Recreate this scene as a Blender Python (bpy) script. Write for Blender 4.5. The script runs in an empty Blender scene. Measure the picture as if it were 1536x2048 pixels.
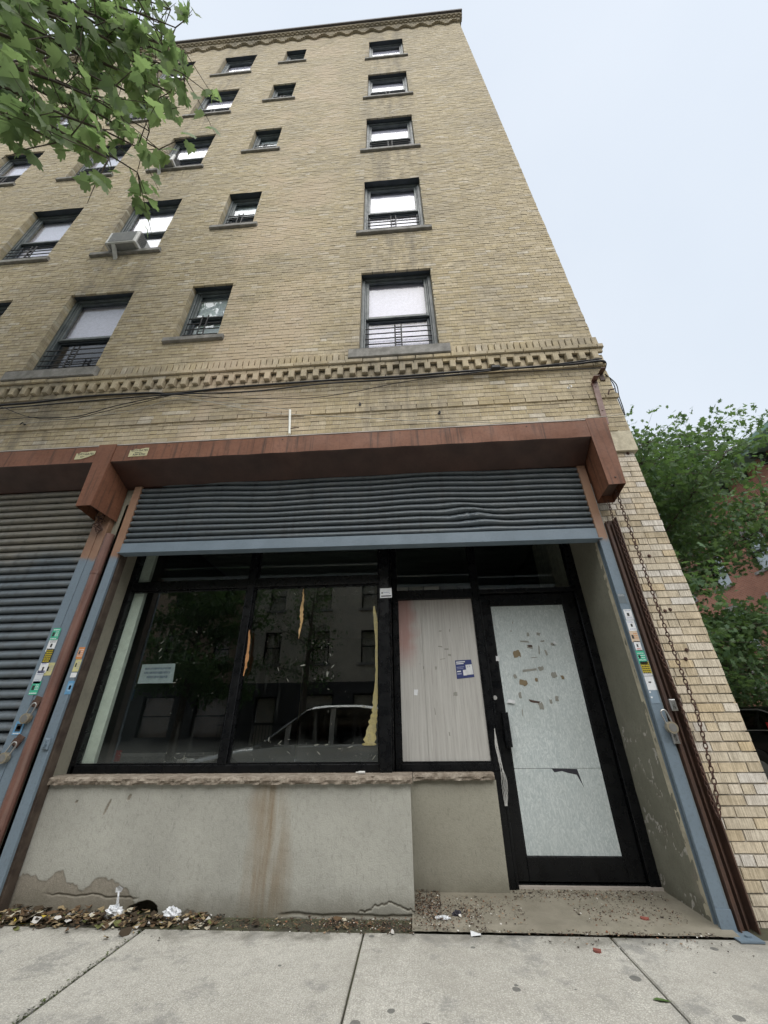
import bpy, math, random
from mathutils import Vector, Matrix, noise
R = math.radians
rnd = random.Random(7)
scene = bpy.context.scene
col = scene.collection

# ------------------------------------------------------------------ camera
YAW, PITCH, ROLL, FPX = -0.0637626, 0.5124017, -0.0111556, 771.445
CAM = Vector((0, -3.1, 0.98))
_f = Vector((math.sin(YAW)*math.cos(PITCH), math.cos(YAW)*math.cos(PITCH), math.sin(PITCH)))
_r = Vector((math.cos(YAW), -math.sin(YAW), 0)); _u = _r.cross(_f)
_c, _s = math.cos(ROLL), math.sin(ROLL)
_r, _u = _r*_c + _u*_s, -_r*_s + _u*_c
cam_d = bpy.data.cameras.new('camera'); cam = bpy.data.objects.new('camera', cam_d); col.objects.link(cam)
cam_d.sensor_fit = 'VERTICAL'; cam_d.sensor_height = 36; cam_d.sensor_width = 27
cam_d.lens = FPX*36/2048; cam_d.clip_start = 0.02; cam_d.clip_end = 2000
m = Matrix((_r, _u, -_f)).transposed().to_4x4(); m.translation = CAM
cam.matrix_world = m; scene.camera = cam
def ray(x, y): return _f + _r*((x-768)/FPX) - _u*((y-1024)/FPX)
def W(x, y, c=0.0):
    "survey helper: the place on the plane Y=c measured from the photograph"
    d = ray(x, y); t = (c-CAM.y)/d.y; return CAM + d*t
def G(x, y, z=0.0):
    d = ray(x, y); t = (z-CAM.z)/d.z; return CAM + d*t

# ------------------------------------------------------------------ object helpers
class MB:
    def __init__(s): s.v = []; s.f = []; s.m = []; s.mi = 0
    def add(s, vs, fs):
        n = len(s.v); s.v += [tuple(p) for p in vs]
        for f in fs: s.f.append(tuple(i+n for i in f)); s.m.append(s.mi)
    def box(s, x0, x1, y0, y1, z0, z1, back=True):
        vs = [(x0,y0,z0),(x1,y0,z0),(x1,y1,z0),(x0,y1,z0),(x0,y0,z1),(x1,y0,z1),(x1,y1,z1),(x0,y1,z1)]
        fs = [(0,1,5,4),(1,2,6,5),(3,0,4,7),(4,5,6,7),(3,2,1,0)]
        if back: fs.append((2,3,7,6))
        s.add(vs, fs)
    def cbox(s, x0, x1, y0, y1, z0, z1, b=0.004):
        "box with chamfered vertical and horizontal front edges"
        b = min(b, (x1-x0)/3, (z1-z0)/3, abs(y1-y0)/2)
        vs = [(x0+b,y0,z0+b),(x1-b,y0,z0+b),(x1-b,y0,z1-b),(x0+b,y0,z1-b),
              (x0,y0+b,z0),(x1,y0+b,z0),(x1,y0+b,z1),(x0,y0+b,z1),(x0,y1,z0),(x1,y1,z0),(x1,y1,z1),(x0,y1,z1)]
        s.add(vs, [(0,1,2,3),(4,5,1,0),(5,6,2,1),(6,7,3,2),(7,4,0,3),(8,9,5,4),(9,10,6,5),(10,11,7,6),(11,8,4,7),(11,10,9,8)])
    def quad(s, a, b, c, d): s.add([a,b,c,d], [(0,1,2,3)])
    def poly(s, pts): s.add(pts, [tuple(range(len(pts)))])
    def tube(s, pts, r, n=8, cap=True, r2=None):
        pts = [Vector(p) for p in pts]; N = len(pts); r2 = r if r2 is None else r2
        vs = []; prev = None
        for i, p in enumerate(pts):
            d = (pts[min(i+1,N-1)]-pts[max(i-1,0)])
            d = d.normalized() if d.length > 1e-9 else Vector((0,0,1))
            a = prev if prev is not None else (Vector((0,0,1)) if abs(d.z) < .9 else Vector((1,0,0)))
            a = (a - d*a.dot(d)); a = a.normalized() if a.length > 1e-6 else d.orthogonal().normalized()
            prev = a; b = d.cross(a); rr = r + (r2-r)*i/max(1,N-1)
            for k in range(n):
                t = 2*math.pi*k/n; vs.append(p + a*(math.cos(t)*rr) + b*(math.sin(t)*rr))
        fs = [(i*n+k, i*n+(k+1)%n, (i+1)*n+(k+1)%n, (i+1)*n+k) for i in range(N-1) for k in range(n)]
        if cap: fs += [tuple(range(n-1,-1,-1)), tuple((N-1)*n+k for k in range(n))]
        s.add(vs, fs)
    def prism(s, poly, axis, a, b):
        "extrude a 2-D outline between a and b along axis 0/1/2"
        n = len(poly)
        def P(t, q): l = list(q); l.insert(axis, t); return tuple(l)
        vs = [P(a,q) for q in poly] + [P(b,q) for q in poly]
        s.add(vs, [tuple(range(n-1,-1,-1)), tuple(range(n,2*n))] + [(i,(i+1)%n,n+(i+1)%n,n+i) for i in range(n)])
    def disc(s, c, nrm, r, h=0.0, n=16):
        c = Vector(c); nrm = Vector(nrm).normalized(); a = nrm.orthogonal().normalized(); b = nrm.cross(a)
        vs = [c+(a*math.cos(2*math.pi*k/n)+b*math.sin(2*math.pi*k/n))*r for k in range(n)]
        if h:
            vs += [v+nrm*h for v in vs]
            s.add(vs, [tuple(range(n-1,-1,-1)), tuple(range(n,2*n))]+[(i,(i+1)%n,n+(i+1)%n,n+i) for i in range(n)])
        else: s.add(vs, [tuple(range(n))])
    def build(s, name, mat, parent=None, smooth=False, fix=True):
        me = bpy.data.meshes.new(name); me.from_pydata(s.v, [], s.f)
        for mm in (mat if isinstance(mat, (list, tuple)) else [mat]): me.materials.append(mm)
        if any(s.m): me.polygons.foreach_set('material_index', s.m)
        if smooth: me.polygons.foreach_set('use_smooth', [True]*len(s.f))
        if fix:
            import bmesh
            bm = bmesh.new(); bm.from_mesh(me); bmesh.ops.recalc_face_normals(bm, faces=bm.faces); bm.to_mesh(me); bm.free()
        me.update()
        o = bpy.data.objects.new(name, me); col.objects.link(o)
        if parent: o.parent = parent
        return o
def tag(o, label=None, cat=None, group=None, kind=None):
    if label: o['label'] = label
    if cat: o['category'] = cat
    if group: o['group'] = group
    if kind: o['kind'] = kind
    return o
def empty(name, label, cat, loc=(0,0,0), group=None):
    o = bpy.data.objects.new(name, None); col.objects.link(o); o.location = loc; o.empty_display_size = .1
    return tag(o, label, cat, group)
def origin_to(o, loc):
    "shift a top-level mesh so its origin sits on the thing"
    loc = Vector(loc); o.data.transform(Matrix.Translation(-loc)); o.location = loc; return o
def copy_tree(o, parent=None):
    c = o.copy(); col.objects.link(c)
    if parent: c.parent = parent
    for ch in [q for q in bpy.data.objects if q.parent == o]: copy_tree(ch, c)
    return c
def text_into(mb, txt, size, place, mirror=False, extr=0.0008):
    "append lettering to mb; place(u,v,w) maps text coords to the world"
    cu = bpy.data.curves.new('lettering', 'FONT'); cu.body = txt; cu.size = size; cu.extrude = extr; cu.resolution_u = 2
    cu.align_x = 'CENTER'; cu.align_y = 'CENTER'
    o = bpy.data.objects.new('lettering', cu); col.objects.link(o)
    dg = bpy.context.evaluated_depsgraph_get(); me = bpy.data.meshes.new_from_object(o.evaluated_get(dg))
    mb.add([place((-1 if mirror else 1)*v.co.x, v.co.y, v.co.z) for v in me.vertices], [tuple(p.vertices) for p in me.polygons])
    bpy.data.objects.remove(o); bpy.data.curves.remove(cu); bpy.data.meshes.remove(me)

# ------------------------------------------------------------------ materials
def srgb(r, g, b):
    f = lambda c: (c/255/12.92 if c/255 <= .04045 else ((c/255+.055)/1.055)**2.4)
    return (f(r), f(g), f(b), 1)
class NT:
    def __init__(s, name):
        s.mat = bpy.data.materials.new(name); s.mat.use_nodes = True; s.t = s.mat.node_tree; s.t.nodes.clear()
        s.out = s.n('ShaderNodeOutputMaterial'); s.geo = s.n('ShaderNodeNewGeometry'); s.pos = s.geo.outputs['Position']
    def n(s, ty, **kw):
        o = s.t.nodes.new(ty)
        for k, v in kw.items(): setattr(o, k, v)
        return o
    def put(s, sock, v):
        if isinstance(v, bpy.types.NodeSocket): s.t.links.new(v, sock)
        elif v is not None: sock.default_value = v
    def noise(s, scale, detail=4, rough=.55, vec=None, stretch=None, dist=0):
        v = vec or s.pos
        if stretch:
            mp = s.n('ShaderNodeMapping'); s.put(mp.inputs[0], v); mp.inputs['Scale'].default_value = stretch; v = mp.outputs[0]
        o = s.n('ShaderNodeTexNoise'); s.put(o.inputs['Vector'], v); o.inputs['Scale'].default_value = scale
        o.inputs['Detail'].default_value = detail; o.inputs['Roughness'].default_value = rough; o.inputs['Distortion'].default_value = dist
        return o.outputs['Fac']
    def ramp(s, fac, stops, interp='LINEAR'):
        o = s.n('ShaderNodeValToRGB'); s.put(o.inputs[0], fac); cr = o.color_ramp; cr.interpolation = interp
        while len(cr.elements) > 1: cr.elements.remove(cr.elements[0])
        for i, (p, c) in enumerate(stops):
            e = cr.elements[0] if i == 0 else cr.elements.new(p)
            e.position = p; e.color = c if isinstance(c, (tuple, list)) else (c, c, c, 1)
        return o.outputs[0]
    def mix(s, fac, a, b, mode='MIX'):
        o = s.n('ShaderNodeMix', data_type='RGBA', blend_type=mode); o.clamp_factor = True
        s.put(o.inputs[0], fac); s.put(o.inputs[6], a); s.put(o.inputs[7], b); return o.outputs[2]
    def math(s, op, a, b=None, c=None):
        o = s.n('ShaderNodeMath', operation=op); s.put(o.inputs[0], a)
        if b is not None: s.put(o.inputs[1], b)
        if c is not None: s.put(o.inputs[2], c)
        return o.outputs[0]
    def sep(s, v=None):
        o = s.n('ShaderNodeSeparateXYZ'); s.put(o.inputs[0], v or s.pos); return o.outputs
    def bump(s, h, strength=.3, dist=.01, nrm=None):
        o = s.n('ShaderNodeBump'); s.put(o.inputs['Height'], h); o.inputs['Strength'].default_value = strength
        o.inputs['Distance'].default_value = dist
        if nrm: s.put(o.inputs['Normal'], nrm)
        return o.outputs[0]
    def pbsdf(s, color, rough=.8, metal=0, normal=None, spec=.5, **kw):
        o = s.n('ShaderNodeBsdfPrincipled'); s.put(o.inputs['Base Color'], color); s.put(o.inputs['Roughness'], rough)
        s.put(o.inputs['Metallic'], metal); s.put(o.inputs['Specular IOR Level'], spec)
        if normal: s.put(o.inputs['Normal'], normal)
        for k, v in kw.items(): s.put(o.inputs[k.replace('_', ' ')], v)
        s.t.links.new(o.outputs[0], s.out.inputs[0]); return o
def generic(name, c, c2=None, rough=.7, metal=0, scale=6, fine=60, bump=.15, streak=0, streakcol=None, spec=.5, lo=.35, hi=.65, dirt=.35):
    t = NT(name); c2 = c2 or tuple(x*.7 for x in c[:3])+(1,)
    base = t.mix(t.ramp(t.noise(scale, 6), [(lo,0.),(hi,1.)]), c, c2)
    f = t.noise(fine, 3)
    base = t.mix(t.ramp(f, [(.45,0.),(.8,dirt)]), base, tuple(x*.45 for x in c[:3])+(1,))
    if streak:
        sk = t.ramp(t.noise(1, 4, stretch=(30,30,1.3)), [(.52,0.),(.72,float(streak))])
        base = t.mix(sk, base, streakcol or tuple(x*.35 for x in c[:3])+(1,))
    rr = t.ramp(t.noise(scale*2, 3), [(.3,max(0,rough-.1)),(.7,min(1,rough+.1))])
    t.pbsdf(base, rr, metal, t.bump(t.math('ADD', f, t.noise(scale,4)), bump, .004), spec); return t.mat

# bricks: one random tone per brick (mesh island), combed face, soot
def brick_mat(name, stops, soot=.5, comb=.5):
    t = NT(name); x, y, z = t.sep()
    rpi = t.geo.outputs['Random Per Island']
    base = t.ramp(rpi, stops)
    comb_n = t.noise(1, 3, .7, stretch=(150,150,7))
    face = t.ramp(comb_n, [(.42,0.),(.60,1.)])
    base = t.mix(t.math('MULTIPLY', face, comb*.75), base, t.mix(.62, base, (.09,.06,.03,1)))
    blot = t.ramp(t.noise(9, 5), [(.45,0.),(.75,.4)])
    base = t.mix(blot, base, (.16,.13,.085,1))
    so = t.ramp(t.noise(.62, 8, .72, stretch=(1,1,1.7)), [(.44,0.),(.66,1.)])
    base = t.mix(t.math('MULTIPLY', so, soot*.8), base, (.22,.20,.165,1))
    mx_ = t.math('MAXIMUM', t.ramp(t.math('ABSOLUTE', x), [(.35,1.),(.75,0.)]), t.ramp(t.math('ABSOLUTE', t.math('ADD', x, 4.34)), [(.35,1.),(.75,0.)]))
    sl_ = t.math('MULTIPLY', mx_, t.ramp(t.noise(1, 6, .7, stretch=(5,5,.75)), [(.44,0.),(.62,.6)]))
    base = t.mix(sl_, base, (.17,.155,.13,1))
    rp_ = t.math('MULTIPLY', t.ramp(t.math('ABSOLUTE', t.math('ADD', x, 1.75)), [(.5,1.),(.95,0.)]), t.ramp(t.noise(.8, 5, .6), [(.46,0.),(.56,.55)]))
    base = t.mix(rp_, base, (.56,.45,.33,1))
    hgt = t.ramp(t.math('DIVIDE', z, 22.0), [(.2,0.),(1,1.)])
    base = t.mix(t.math('MULTIPLY', hgt, soot*.6), base, (.35,.32,.255,1))
    t.pbsdf(base, .9, 0, t.bump(t.math('ADD', comb_n, t.noise(45,3)), .55, .006), .2); return t.mat
TONES = [(0,(0.512,0.427,0.269,1)),(.18,(0.557,0.473,0.310,1)),(.35,(0.485,0.404,0.260,1)),(.5,(0.603,0.521,0.366,1)),(.66,(0.531,0.449,0.306,1)),(.8,(0.632,0.549,0.399,1)),(.92,(0.439,0.371,0.256,1)),(1,(0.695,0.635,0.519,1))]
PIERT = [(0,(0.621,0.532,0.392,1)),(.2,(0.698,0.630,0.509,1)),(.4,(0.582,0.492,0.350,1)),(.6,(0.737,0.680,0.583,1)),(.75,(0.660,0.532,0.339,1)),(.9,(0.757,0.719,0.657,1)),(1,(0.601,0.561,0.498,1))]
M_brick = brick_mat('buff_brick', TONES, .5, .55)
M_pier = brick_mat('combed_buff_brick', PIERT, .10, .85)
M_bandbrick = brick_mat('sooty_buff_brick', TONES, 1.0, .5)
M_bed = generic('shaded_bed_joint', (.13,.11,.08,1), (.20,.17,.13,1), .95, scale=3, bump=.3)  # shade of the brick undersides, put into the joint colour
M_mortar = generic('mortar', (.57,.52,.39,1), (.40,.36,.27,1), .95, scale=14, bump=.4)
M_mortar2 = generic('pale_mortar', (.52,.49,.44,1), (.34,.32,.28,1), .95, scale=18, bump=.4)
def stucco(name, c, c2, streak=True, peel=False, rust=None):
    t = NT(name); x, y, z = t.sep()
    base = t.mix(t.ramp(t.noise(2.2, 8, .6), [(.3,0.),(.7,1.)]), c, c2)
    base = t.mix(t.ramp(t.noise(38, 5, .7), [(.5,0.),(.8,.5)]), base, tuple(q*.5 for q in c[:3])+(1,))
    scr = t.ramp(t.noise(1, 5, .7, stretch=(60,60,13), dist=2.2), [(.56,0.),(.66,.75)])
    if streak: base = t.mix(t.math('MULTIPLY', scr, .55), base, tuple(q*.42 for q in c[:3])+(1,))
    h = t.math('ADD', t.noise(120, 3), t.math('MULTIPLY', t.noise(9, 6), 1.5))
    if peel:
        at = t.n('ShaderNodeAttribute', attribute_name='peel'); at.attribute_type = 'GEOMETRY'
        rough_c = t.mix(t.noise(60, 5), (.16,.145,.115,1), (.34,.31,.26,1))
        base = t.mix(at.outputs['Fac'], base, rough_c)
        h = t.math('ADD', h, t.math('MULTIPLY', at.outputs['Fac'], t.noise(260,2)))
    if rust is not None:
        d = t.math('ABSOLUTE', t.math('SUBTRACT', x, t.math('ADD', rust, t.math('MULTIPLY', t.math('SUBTRACT', t.noise(3,2), .5), .25))))
        msk = t.ramp(d, [(.03,1.),(.16,0.)])
        msk = t.math('MULTIPLY', msk, t.ramp(t.noise(1, 5, .6, stretch=(25,25,2)), [(.3,.15),(.65,.75)]))
        base = t.mix(msk, base, (.19,.125,.06,1))
    gr = t.ramp(t.math('ADD', z, t.math('MULTIPLY', t.noise(7,5), .16)), [(.08,.7),(.22,0.)])
    base = t.mix(gr, base, (.13,.12,.09,1))
    t.pbsdf(base, .92, 0, t.bump(h, .45, .004), .25); return t.mat
M_knee = stucco('grey_green_stucco', (.41,.408,.365,1), (.32,.318,.285,1), peel=True, rust=-.98)
M_knee2 = stucco('stained_stucco', (.33,.32,.265,1), (.26,.25,.205,1))
M_return = stucco('shadowed_stucco', (.25,.245,.195,1), (.19,.185,.145,1))
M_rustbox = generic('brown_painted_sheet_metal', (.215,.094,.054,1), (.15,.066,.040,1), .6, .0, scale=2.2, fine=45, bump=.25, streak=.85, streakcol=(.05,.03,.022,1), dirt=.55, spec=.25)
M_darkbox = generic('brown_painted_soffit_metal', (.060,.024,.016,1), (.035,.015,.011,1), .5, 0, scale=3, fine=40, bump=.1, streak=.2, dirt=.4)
M_blue = generic('blue_grey_paint', (.165,.215,.262,1), (.13,.175,.215,1), .42, .0, scale=5, fine=70, bump=.08, dirt=.25)
def blue_rust():
    t = NT('blue_paint_over_brown'); x, y, z = t.sep()
    b = t.mix(t.noise(6,5), (.165,.22,.27,1), (.135,.175,.215,1))
    b = t.mix(t.ramp(t.noise(70,3), [(.5,0.),(.8,.4)]), b, (.07,.09,.11,1))
    e = t.ramp(t.math('ADD', z, t.math('MULTIPLY', t.noise(14,3), .06)), [(2.355/4,0.),(2.37/4,1.)])
    zz = t.math('DIVIDE', t.math('ADD', z, t.math('MULTIPLY', t.noise(14,3), .09)), 4.0)
    e = t.ramp(zz, [(.592,0.),(.602,1.)])
    b = t.mix(e, b, t.mix(t.noise(9,4), (.20,.10,.065,1), (.30,.19,.12,1)))
    t.pbsdf(b, .45, 0, t.bump(t.noise(80,3), .1, .003)); return t.mat
M_guide = blue_rust()
def slat_mat(name, c, grime, thr):
    t = NT(name); x, y, z = t.sep()
    b = t.mix(t.noise(3,5), c, tuple(q*.75 for q in c[:3])+(1,))
    g = t.ramp(t.math('ADD', t.math('DIVIDE', z, 4.0), t.math('MULTIPLY', t.math('SUBTRACT', t.noise(1.4,5), .5), .25)), [(thr,0.),(thr+.06,grime)])
    b = t.mix(g, b, (.20,.185,.15,1))
    b = t.mix(t.ramp(t.noise(1,4,stretch=(25,25,1.5)), [(.5,0.),(.72,.55)]), b, (.05,.05,.05,1))
    b = t.mix(t.ramp(t.noise(5,6,.7), [(.5,0.),(.7,.4)]), b, (.16,.17,.17,1))
    t.pbsdf(b, .40, .0, t.bump(t.noise(30,4), .05, .004), .5); return t.mat
M_slat = slat_mat('dark_slate_slats', (.095,.122,.145,1), .12, .60)
M_slat2 = slat_mat('weathered_slats', (.12,.145,.165,1), .85, .55)
M_black = generic('black_anodised_aluminium', (.004,.0045,.0055,1), (.007,.0075,.0085,1), .3, .0, scale=8, fine=90, bump=.0, dirt=.0, spec=.25)
M_brownsteel = generic('dark_brown_rusty_steel', (.06,.034,.026,1), (.085,.045,.03,1), .65, 0, scale=12, fine=80, bump=.25)
M_pipe = generic('brown_painted_pipe', (.17,.083,.063,1), (.115,.055,.042,1), .5, 0, scale=5, fine=60, bump=.15, streak=.4, streakcol=(.25,.17,.14,1))
M_chain = generic('rusted_iron', (.10,.048,.032,1), (.055,.032,.026,1), .8, .1, scale=40, fine=200, bump=.4)
M_lintel = generic('dark_slate_paint', (.022,.033,.045,1), (.03,.04,.05,1), .6, 0, scale=6, bump=.05)
M_alu = generic('dark_grey_window_aluminium', (.11,.13,.135,1), (.06,.075,.08,1), .45, 0, scale=6, bump=.03, dirt=.2)
M_sillg = generic('grey_limestone_sill', (.30,.29,.27,1), (.18,.175,.16,1), .9, 0, scale=9, fine=70, bump=.5, dirt=.6)
def rock_sill():
    t = NT('split_faced_limestone')
    b = t.mix(t.ramp(t.noise(16,6,.65), [(.35,0.),(.6,1.)]), (.36,.315,.26,1), (.20,.165,.13,1))
    b = t.mix(t.ramp(t.noise(60,4,.7), [(.5,0.),(.7,.6)]), b, (.10,.08,.06,1))
    t.pbsdf(b, .9, 0, t.bump(t.noise(34,6,.7), .9, .012), .2); return t.mat
M_rock = rock_sill()
def glass(name, tint=(1,1,1,1), ior=1.5, boost=1.0, rough=0.0, dirt=.0):
    t = NT(name)
    dt = t.n('ShaderNodeVectorMath', operation='DOT_PRODUCT'); t.put(dt.inputs[0], t.geo.outputs['Incoming']); t.put(dt.inputs[1], t.geo.outputs['Normal'])
    ic = t.math('SUBTRACT', 1.0, t.math('ABSOLUTE', dt.outputs['Value']))
    frv = t.math('ADD', .04, t.math('MULTIPLY', .96, t.math('POWER', ic, 5.0)))
    tr = t.n('ShaderNodeBsdfTransparent'); tr.inputs[0].default_value = tint
    gl = t.n('ShaderNodeBsdfGlossy'); gl.inputs['Roughness'].default_value = rough
    gl.inputs['Color'].default_value = (1,1,1,1)
    mx = t.n('ShaderNodeMixShader'); t.put(mx.inputs[0], t.math('MINIMUM', t.math('MULTIPLY', frv, boost), 1.0))
    t.t.links.new(tr.outputs[0], mx.inputs[1]); t.t.links.new(gl.outputs[0], mx.inputs[2])
    last = mx.outputs[0]
    if dirt:
        df = t.n('ShaderNodeBsdfDiffuse'); df.inputs[0].default_value = (.45,.47,.45,1)
        x, y, z = t.sep()
        low = t.ramp(t.math('SUBTRACT', z, t.math('MULTIPLY', t.noise(5,4), .12)), [(.70,.9),(.86,0.)])
        dr = t.ramp(t.noise(1,5,.65,stretch=(26,26,1.6)), [(.58,0.),(.8,.5)])
        sp = t.ramp(t.noise(75,2), [(.7,0.),(.76,1.)])
        fac = t.math('MULTIPLY', t.math('ADD', t.math('ADD', low, dr), t.math('MULTIPLY', sp, t.math('ADD', low, .25))), dirt)
        m2 = t.n('ShaderNodeMixShader'); t.put(m2.inputs[0], fac); t.t.links.new(last, m2.inputs[1]); t.t.links.new(df.outputs[0], m2.inputs[2]); last = m2.outputs[0]
    t.t.links.new(last, t.out.inputs[0]); return t.mat
M_glass = glass('shop_glass', (.93,.97,.95,1), 1.5, 2.3, 0, .08)
M_upglass = glass('apartment_glass', (.96,.97,.98,1), 1.5, .8, .01)
M_carglass = glass('car_glass', (.12,.13,.13,1), 1.5, 1.6)
def plain(name, c, rough=.6, metal=0, spec=.4, emit=None):
    t = NT(name); p = t.pbsdf(t.mix(t.ramp(t.noise(25,4), [(.3,0.),(.7,1.)]), c, tuple(q*.82 for q in c[:3])+(1,)), rough, metal, None, spec)
    if emit: p.inputs['Emission Color'].default_value = c; p.inputs['Emission Strength'].default_value = emit
    return t.mat
M_shade = plain('white_roller_shade', (.74,.72,.83,1), .8)
M_shade2 = plain('pale_blue_blind', (.64,.72,.74,1), .8)
M_dusk = plain('dark_room', (.10,.10,.12,1), .9)
M_white = plain('white_paint', (.85,.87,.82,1), .5)
M_ivory = plain('white_plastic', (.62,.62,.60,1), .45)
M_cable = plain('black_cable', (.02,.02,.022,1), .6)
M_cable2 = plain('pale_cable', (.48,.46,.40,1), .6)
M_brass = plain('worn_brass', (.45,.40,.30,1), .38, .6)
M_steel = plain('scratched_steel', (.45,.45,.44,1), .35, .8)
M_paperw = plain('white_paper', (.72,.74,.76,1), .7)
M_ink = plain('dark_ink', (.03,.03,.04,1), .7)

# ------------------------------------------------------------------ sky and light (overcast afternoon)
w = bpy.data.worlds.new('World'); scene.world = w; w.use_nodes = True; nt = w.node_tree; nt.nodes.clear()
wo = nt.nodes.new('ShaderNodeOutputWorld'); bg = nt.nodes.new('ShaderNodeBackground'); nt.links.new(bg.outputs[0], wo.inputs[0])
sky = nt.nodes.new('ShaderNodeTexSky'); sky.sky_type = 'NISHITA'; sky.sun_disc = False
SUN_EL, SUN_AZ = R(55), R(168)
sky.sun_elevation = SUN_EL; sky.sun_rotation = SUN_AZ; sky.air_density = 2.0; sky.dust_density = 4.0
tc = nt.nodes.new('ShaderNodeTexCoord'); cn = nt.nodes.new('ShaderNodeTexNoise'); cn.inputs['Scale'].default_value = 1.6; cn.inputs['Detail'].default_value = 5
nt.links.new(tc.outputs['Generated'], cn.inputs['Vector'])
cr = nt.nodes.new('ShaderNodeValToRGB'); nt.links.new(cn.outputs['Fac'], cr.inputs[0])
cr.color_ramp.elements[0].position = .25; cr.color_ramp.elements[0].color = (.71,.775,.86,1)
cr.color_ramp.elements[1].position = .75; cr.color_ramp.elements[1].color = (.80,.85,.92,1)
sc_ = nt.nodes.new('ShaderNodeMix'); sc_.data_type = 'RGBA'; sc_.blend_type = 'MULTIPLY'; sc_.inputs[0].default_value = 1
CLOUD = 4.25
sc_.inputs[7].default_value = (CLOUD, CLOUD, CLOUD, 1); nt.links.new(cr.outputs[0], sc_.inputs[6])
mx = nt.nodes.new('ShaderNodeMix'); mx.data_type = 'RGBA'; mx.inputs[0].default_value = .9
nt.links.new(sky.outputs[0], mx.inputs[6]); nt.links.new(sc_.outputs[2], mx.inputs[7]); nt.links.new(mx.outputs[2], bg.inputs[0])
bg.inputs[1].default_value = .1
sun_d = bpy.data.lights.new('sun', 'SUN'); sun_d.energy = 1.5; sun_d.angle = R(75); sun_d.color = (1, .975, .93)
sun = bpy.data.objects.new('sun', sun_d); col.objects.link(sun)
d = Vector((math.sin(SUN_AZ)*math.cos(SUN_EL), math.cos(SUN_AZ)*math.cos(SUN_EL), math.sin(SUN_EL)))
sun.rotation_euler = (-d).to_track_quat('-Z', 'Y').to_euler(); sun.location = d*40
scene.view_settings.view_transform = 'Standard'; scene.view_settings.look = 'None'; scene.view_settings.exposure = 1.35; scene.view_settings.gamma = 1

# ------------------------------------------------------------------ ground
def concrete_walk():
    t = NT('sidewalk_concrete'); x, y, z = t.sep()
    b = t.mix(t.ramp(t.noise(1.7,8,.62), [(.3,0.),(.7,1.)]), (.47,.455,.41,1), (.36,.35,.31,1))
    b = t.mix(t.ramp(t.noise(60,5,.75), [(.42,0.),(.72,.75)]), b, (.26,.25,.22,1))
    b = t.mix(t.ramp(t.noise(20,6,.75), [(.46,0.),(.66,.7)]), b, (.27,.26,.23,1))
    b = t.mix(t.ramp(t.noise(160,3,.7), [(.52,0.),(.62,.75)]), b, (.70,.68,.62,1))
    b = t.mix(t.ramp(t.noise(110,3,.7), [(.57,0.),(.70,.5)]), b, (.17,.165,.15,1))
    broom = t.noise(1, 3, .6, stretch=(160,7,1))
    b = t.mix(t.ramp(broom, [(.5,0.),(.75,.35)]), b, (.22,.21,.19,1))
    # grime against the building foot and scuffed blotches
    wall = t.ramp(t.math('ADD', y, t.math('MULTIPLY', t.noise(3.5,6), .5)), [(-.12,0.),(.10,.85)])
    b = t.mix(t.math('MULTIPLY', wall, t.ramp(t.noise(6,6,.7), [(.35,0.),(.6,1.)])), b, (.14,.135,.115,1))
    bl = t.ramp(t.noise(2.6,8,.75), [(.53,0.),(.62,.62)])
    b = t.mix(bl, b, (.19,.19,.18,1))
    b = t.mix(t.ramp(t.noise(.9,7,.72), [(.5,0.),(.62,.4)]), b, (.30,.285,.25,1))
    vo = t.n('ShaderNodeTexVoronoi'); t.put(vo.inputs['Vector'], t.pos); vo.inputs['Scale'].default_value = 7.5
    rs = t.n('ShaderNodeSeparateColor'); t.put(rs.inputs[0], vo.outputs['Color'])
    size = t.math('MULTIPLY', t.math('SUBTRACT', rs.outputs[0], .62), .55)
    gum = t.math('LESS_THAN', t.math('ADD', vo.outputs['Distance'], t.math('MULTIPLY', t.noise(50,2), .05)), size)
    b = t.mix(t.math('MULTIPLY', gum, .8), b, (.10,.10,.095,1))
    t.pbsdf(b, .9, 0, t.bump(t.math('ADD', broom, t.noise(140,4)), .5, .004), .25); return t.mat
M_walk = concrete_walk()
M_dirt = generic('joint_dirt', (.045,.04,.03,1), (.07,.075,.035,1), 1, 0, scale=8, bump=.5)
M_slab = stucco('worn_entrance_slab', (.40,.37,.30,1), (.30,.27,.22,1), streak=False)
M_asph = generic('asphalt', (.055,.055,.057,1), (.04,.04,.042,1), .9, 0, scale=1.5, fine=90, bump=.5)
M_kerb = generic('kerb_concrete', (.33,.32,.29,1), (.22,.21,.19,1), .9, 0, scale=3, bump=.3)
g = MB(); g.box(-300,300,-300,300,-1.0,-.20); tag(g.build('ground', M_asph), kind='structure')
g = MB(); g.box(-3.2,2.3,-.117,.25,-.14,-.004); g.box(-120,6.9,-4.6,-.118,-.14,-.018); g.box(2.3,6.9,-.118,60,-.14,-.018)
o = tag(g.build('sidewalk_bed', M_dirt), kind='structure')
g = MB()
xs = [-1.595-1.30*i for i in range(30,0,-1)] + [-1.595,-.33,.995,2.29,3.59,4.89,6.15]
ys = [(-.118,-1.62),(-1.63,-3.12),(-3.13,-4.52)]
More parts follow.
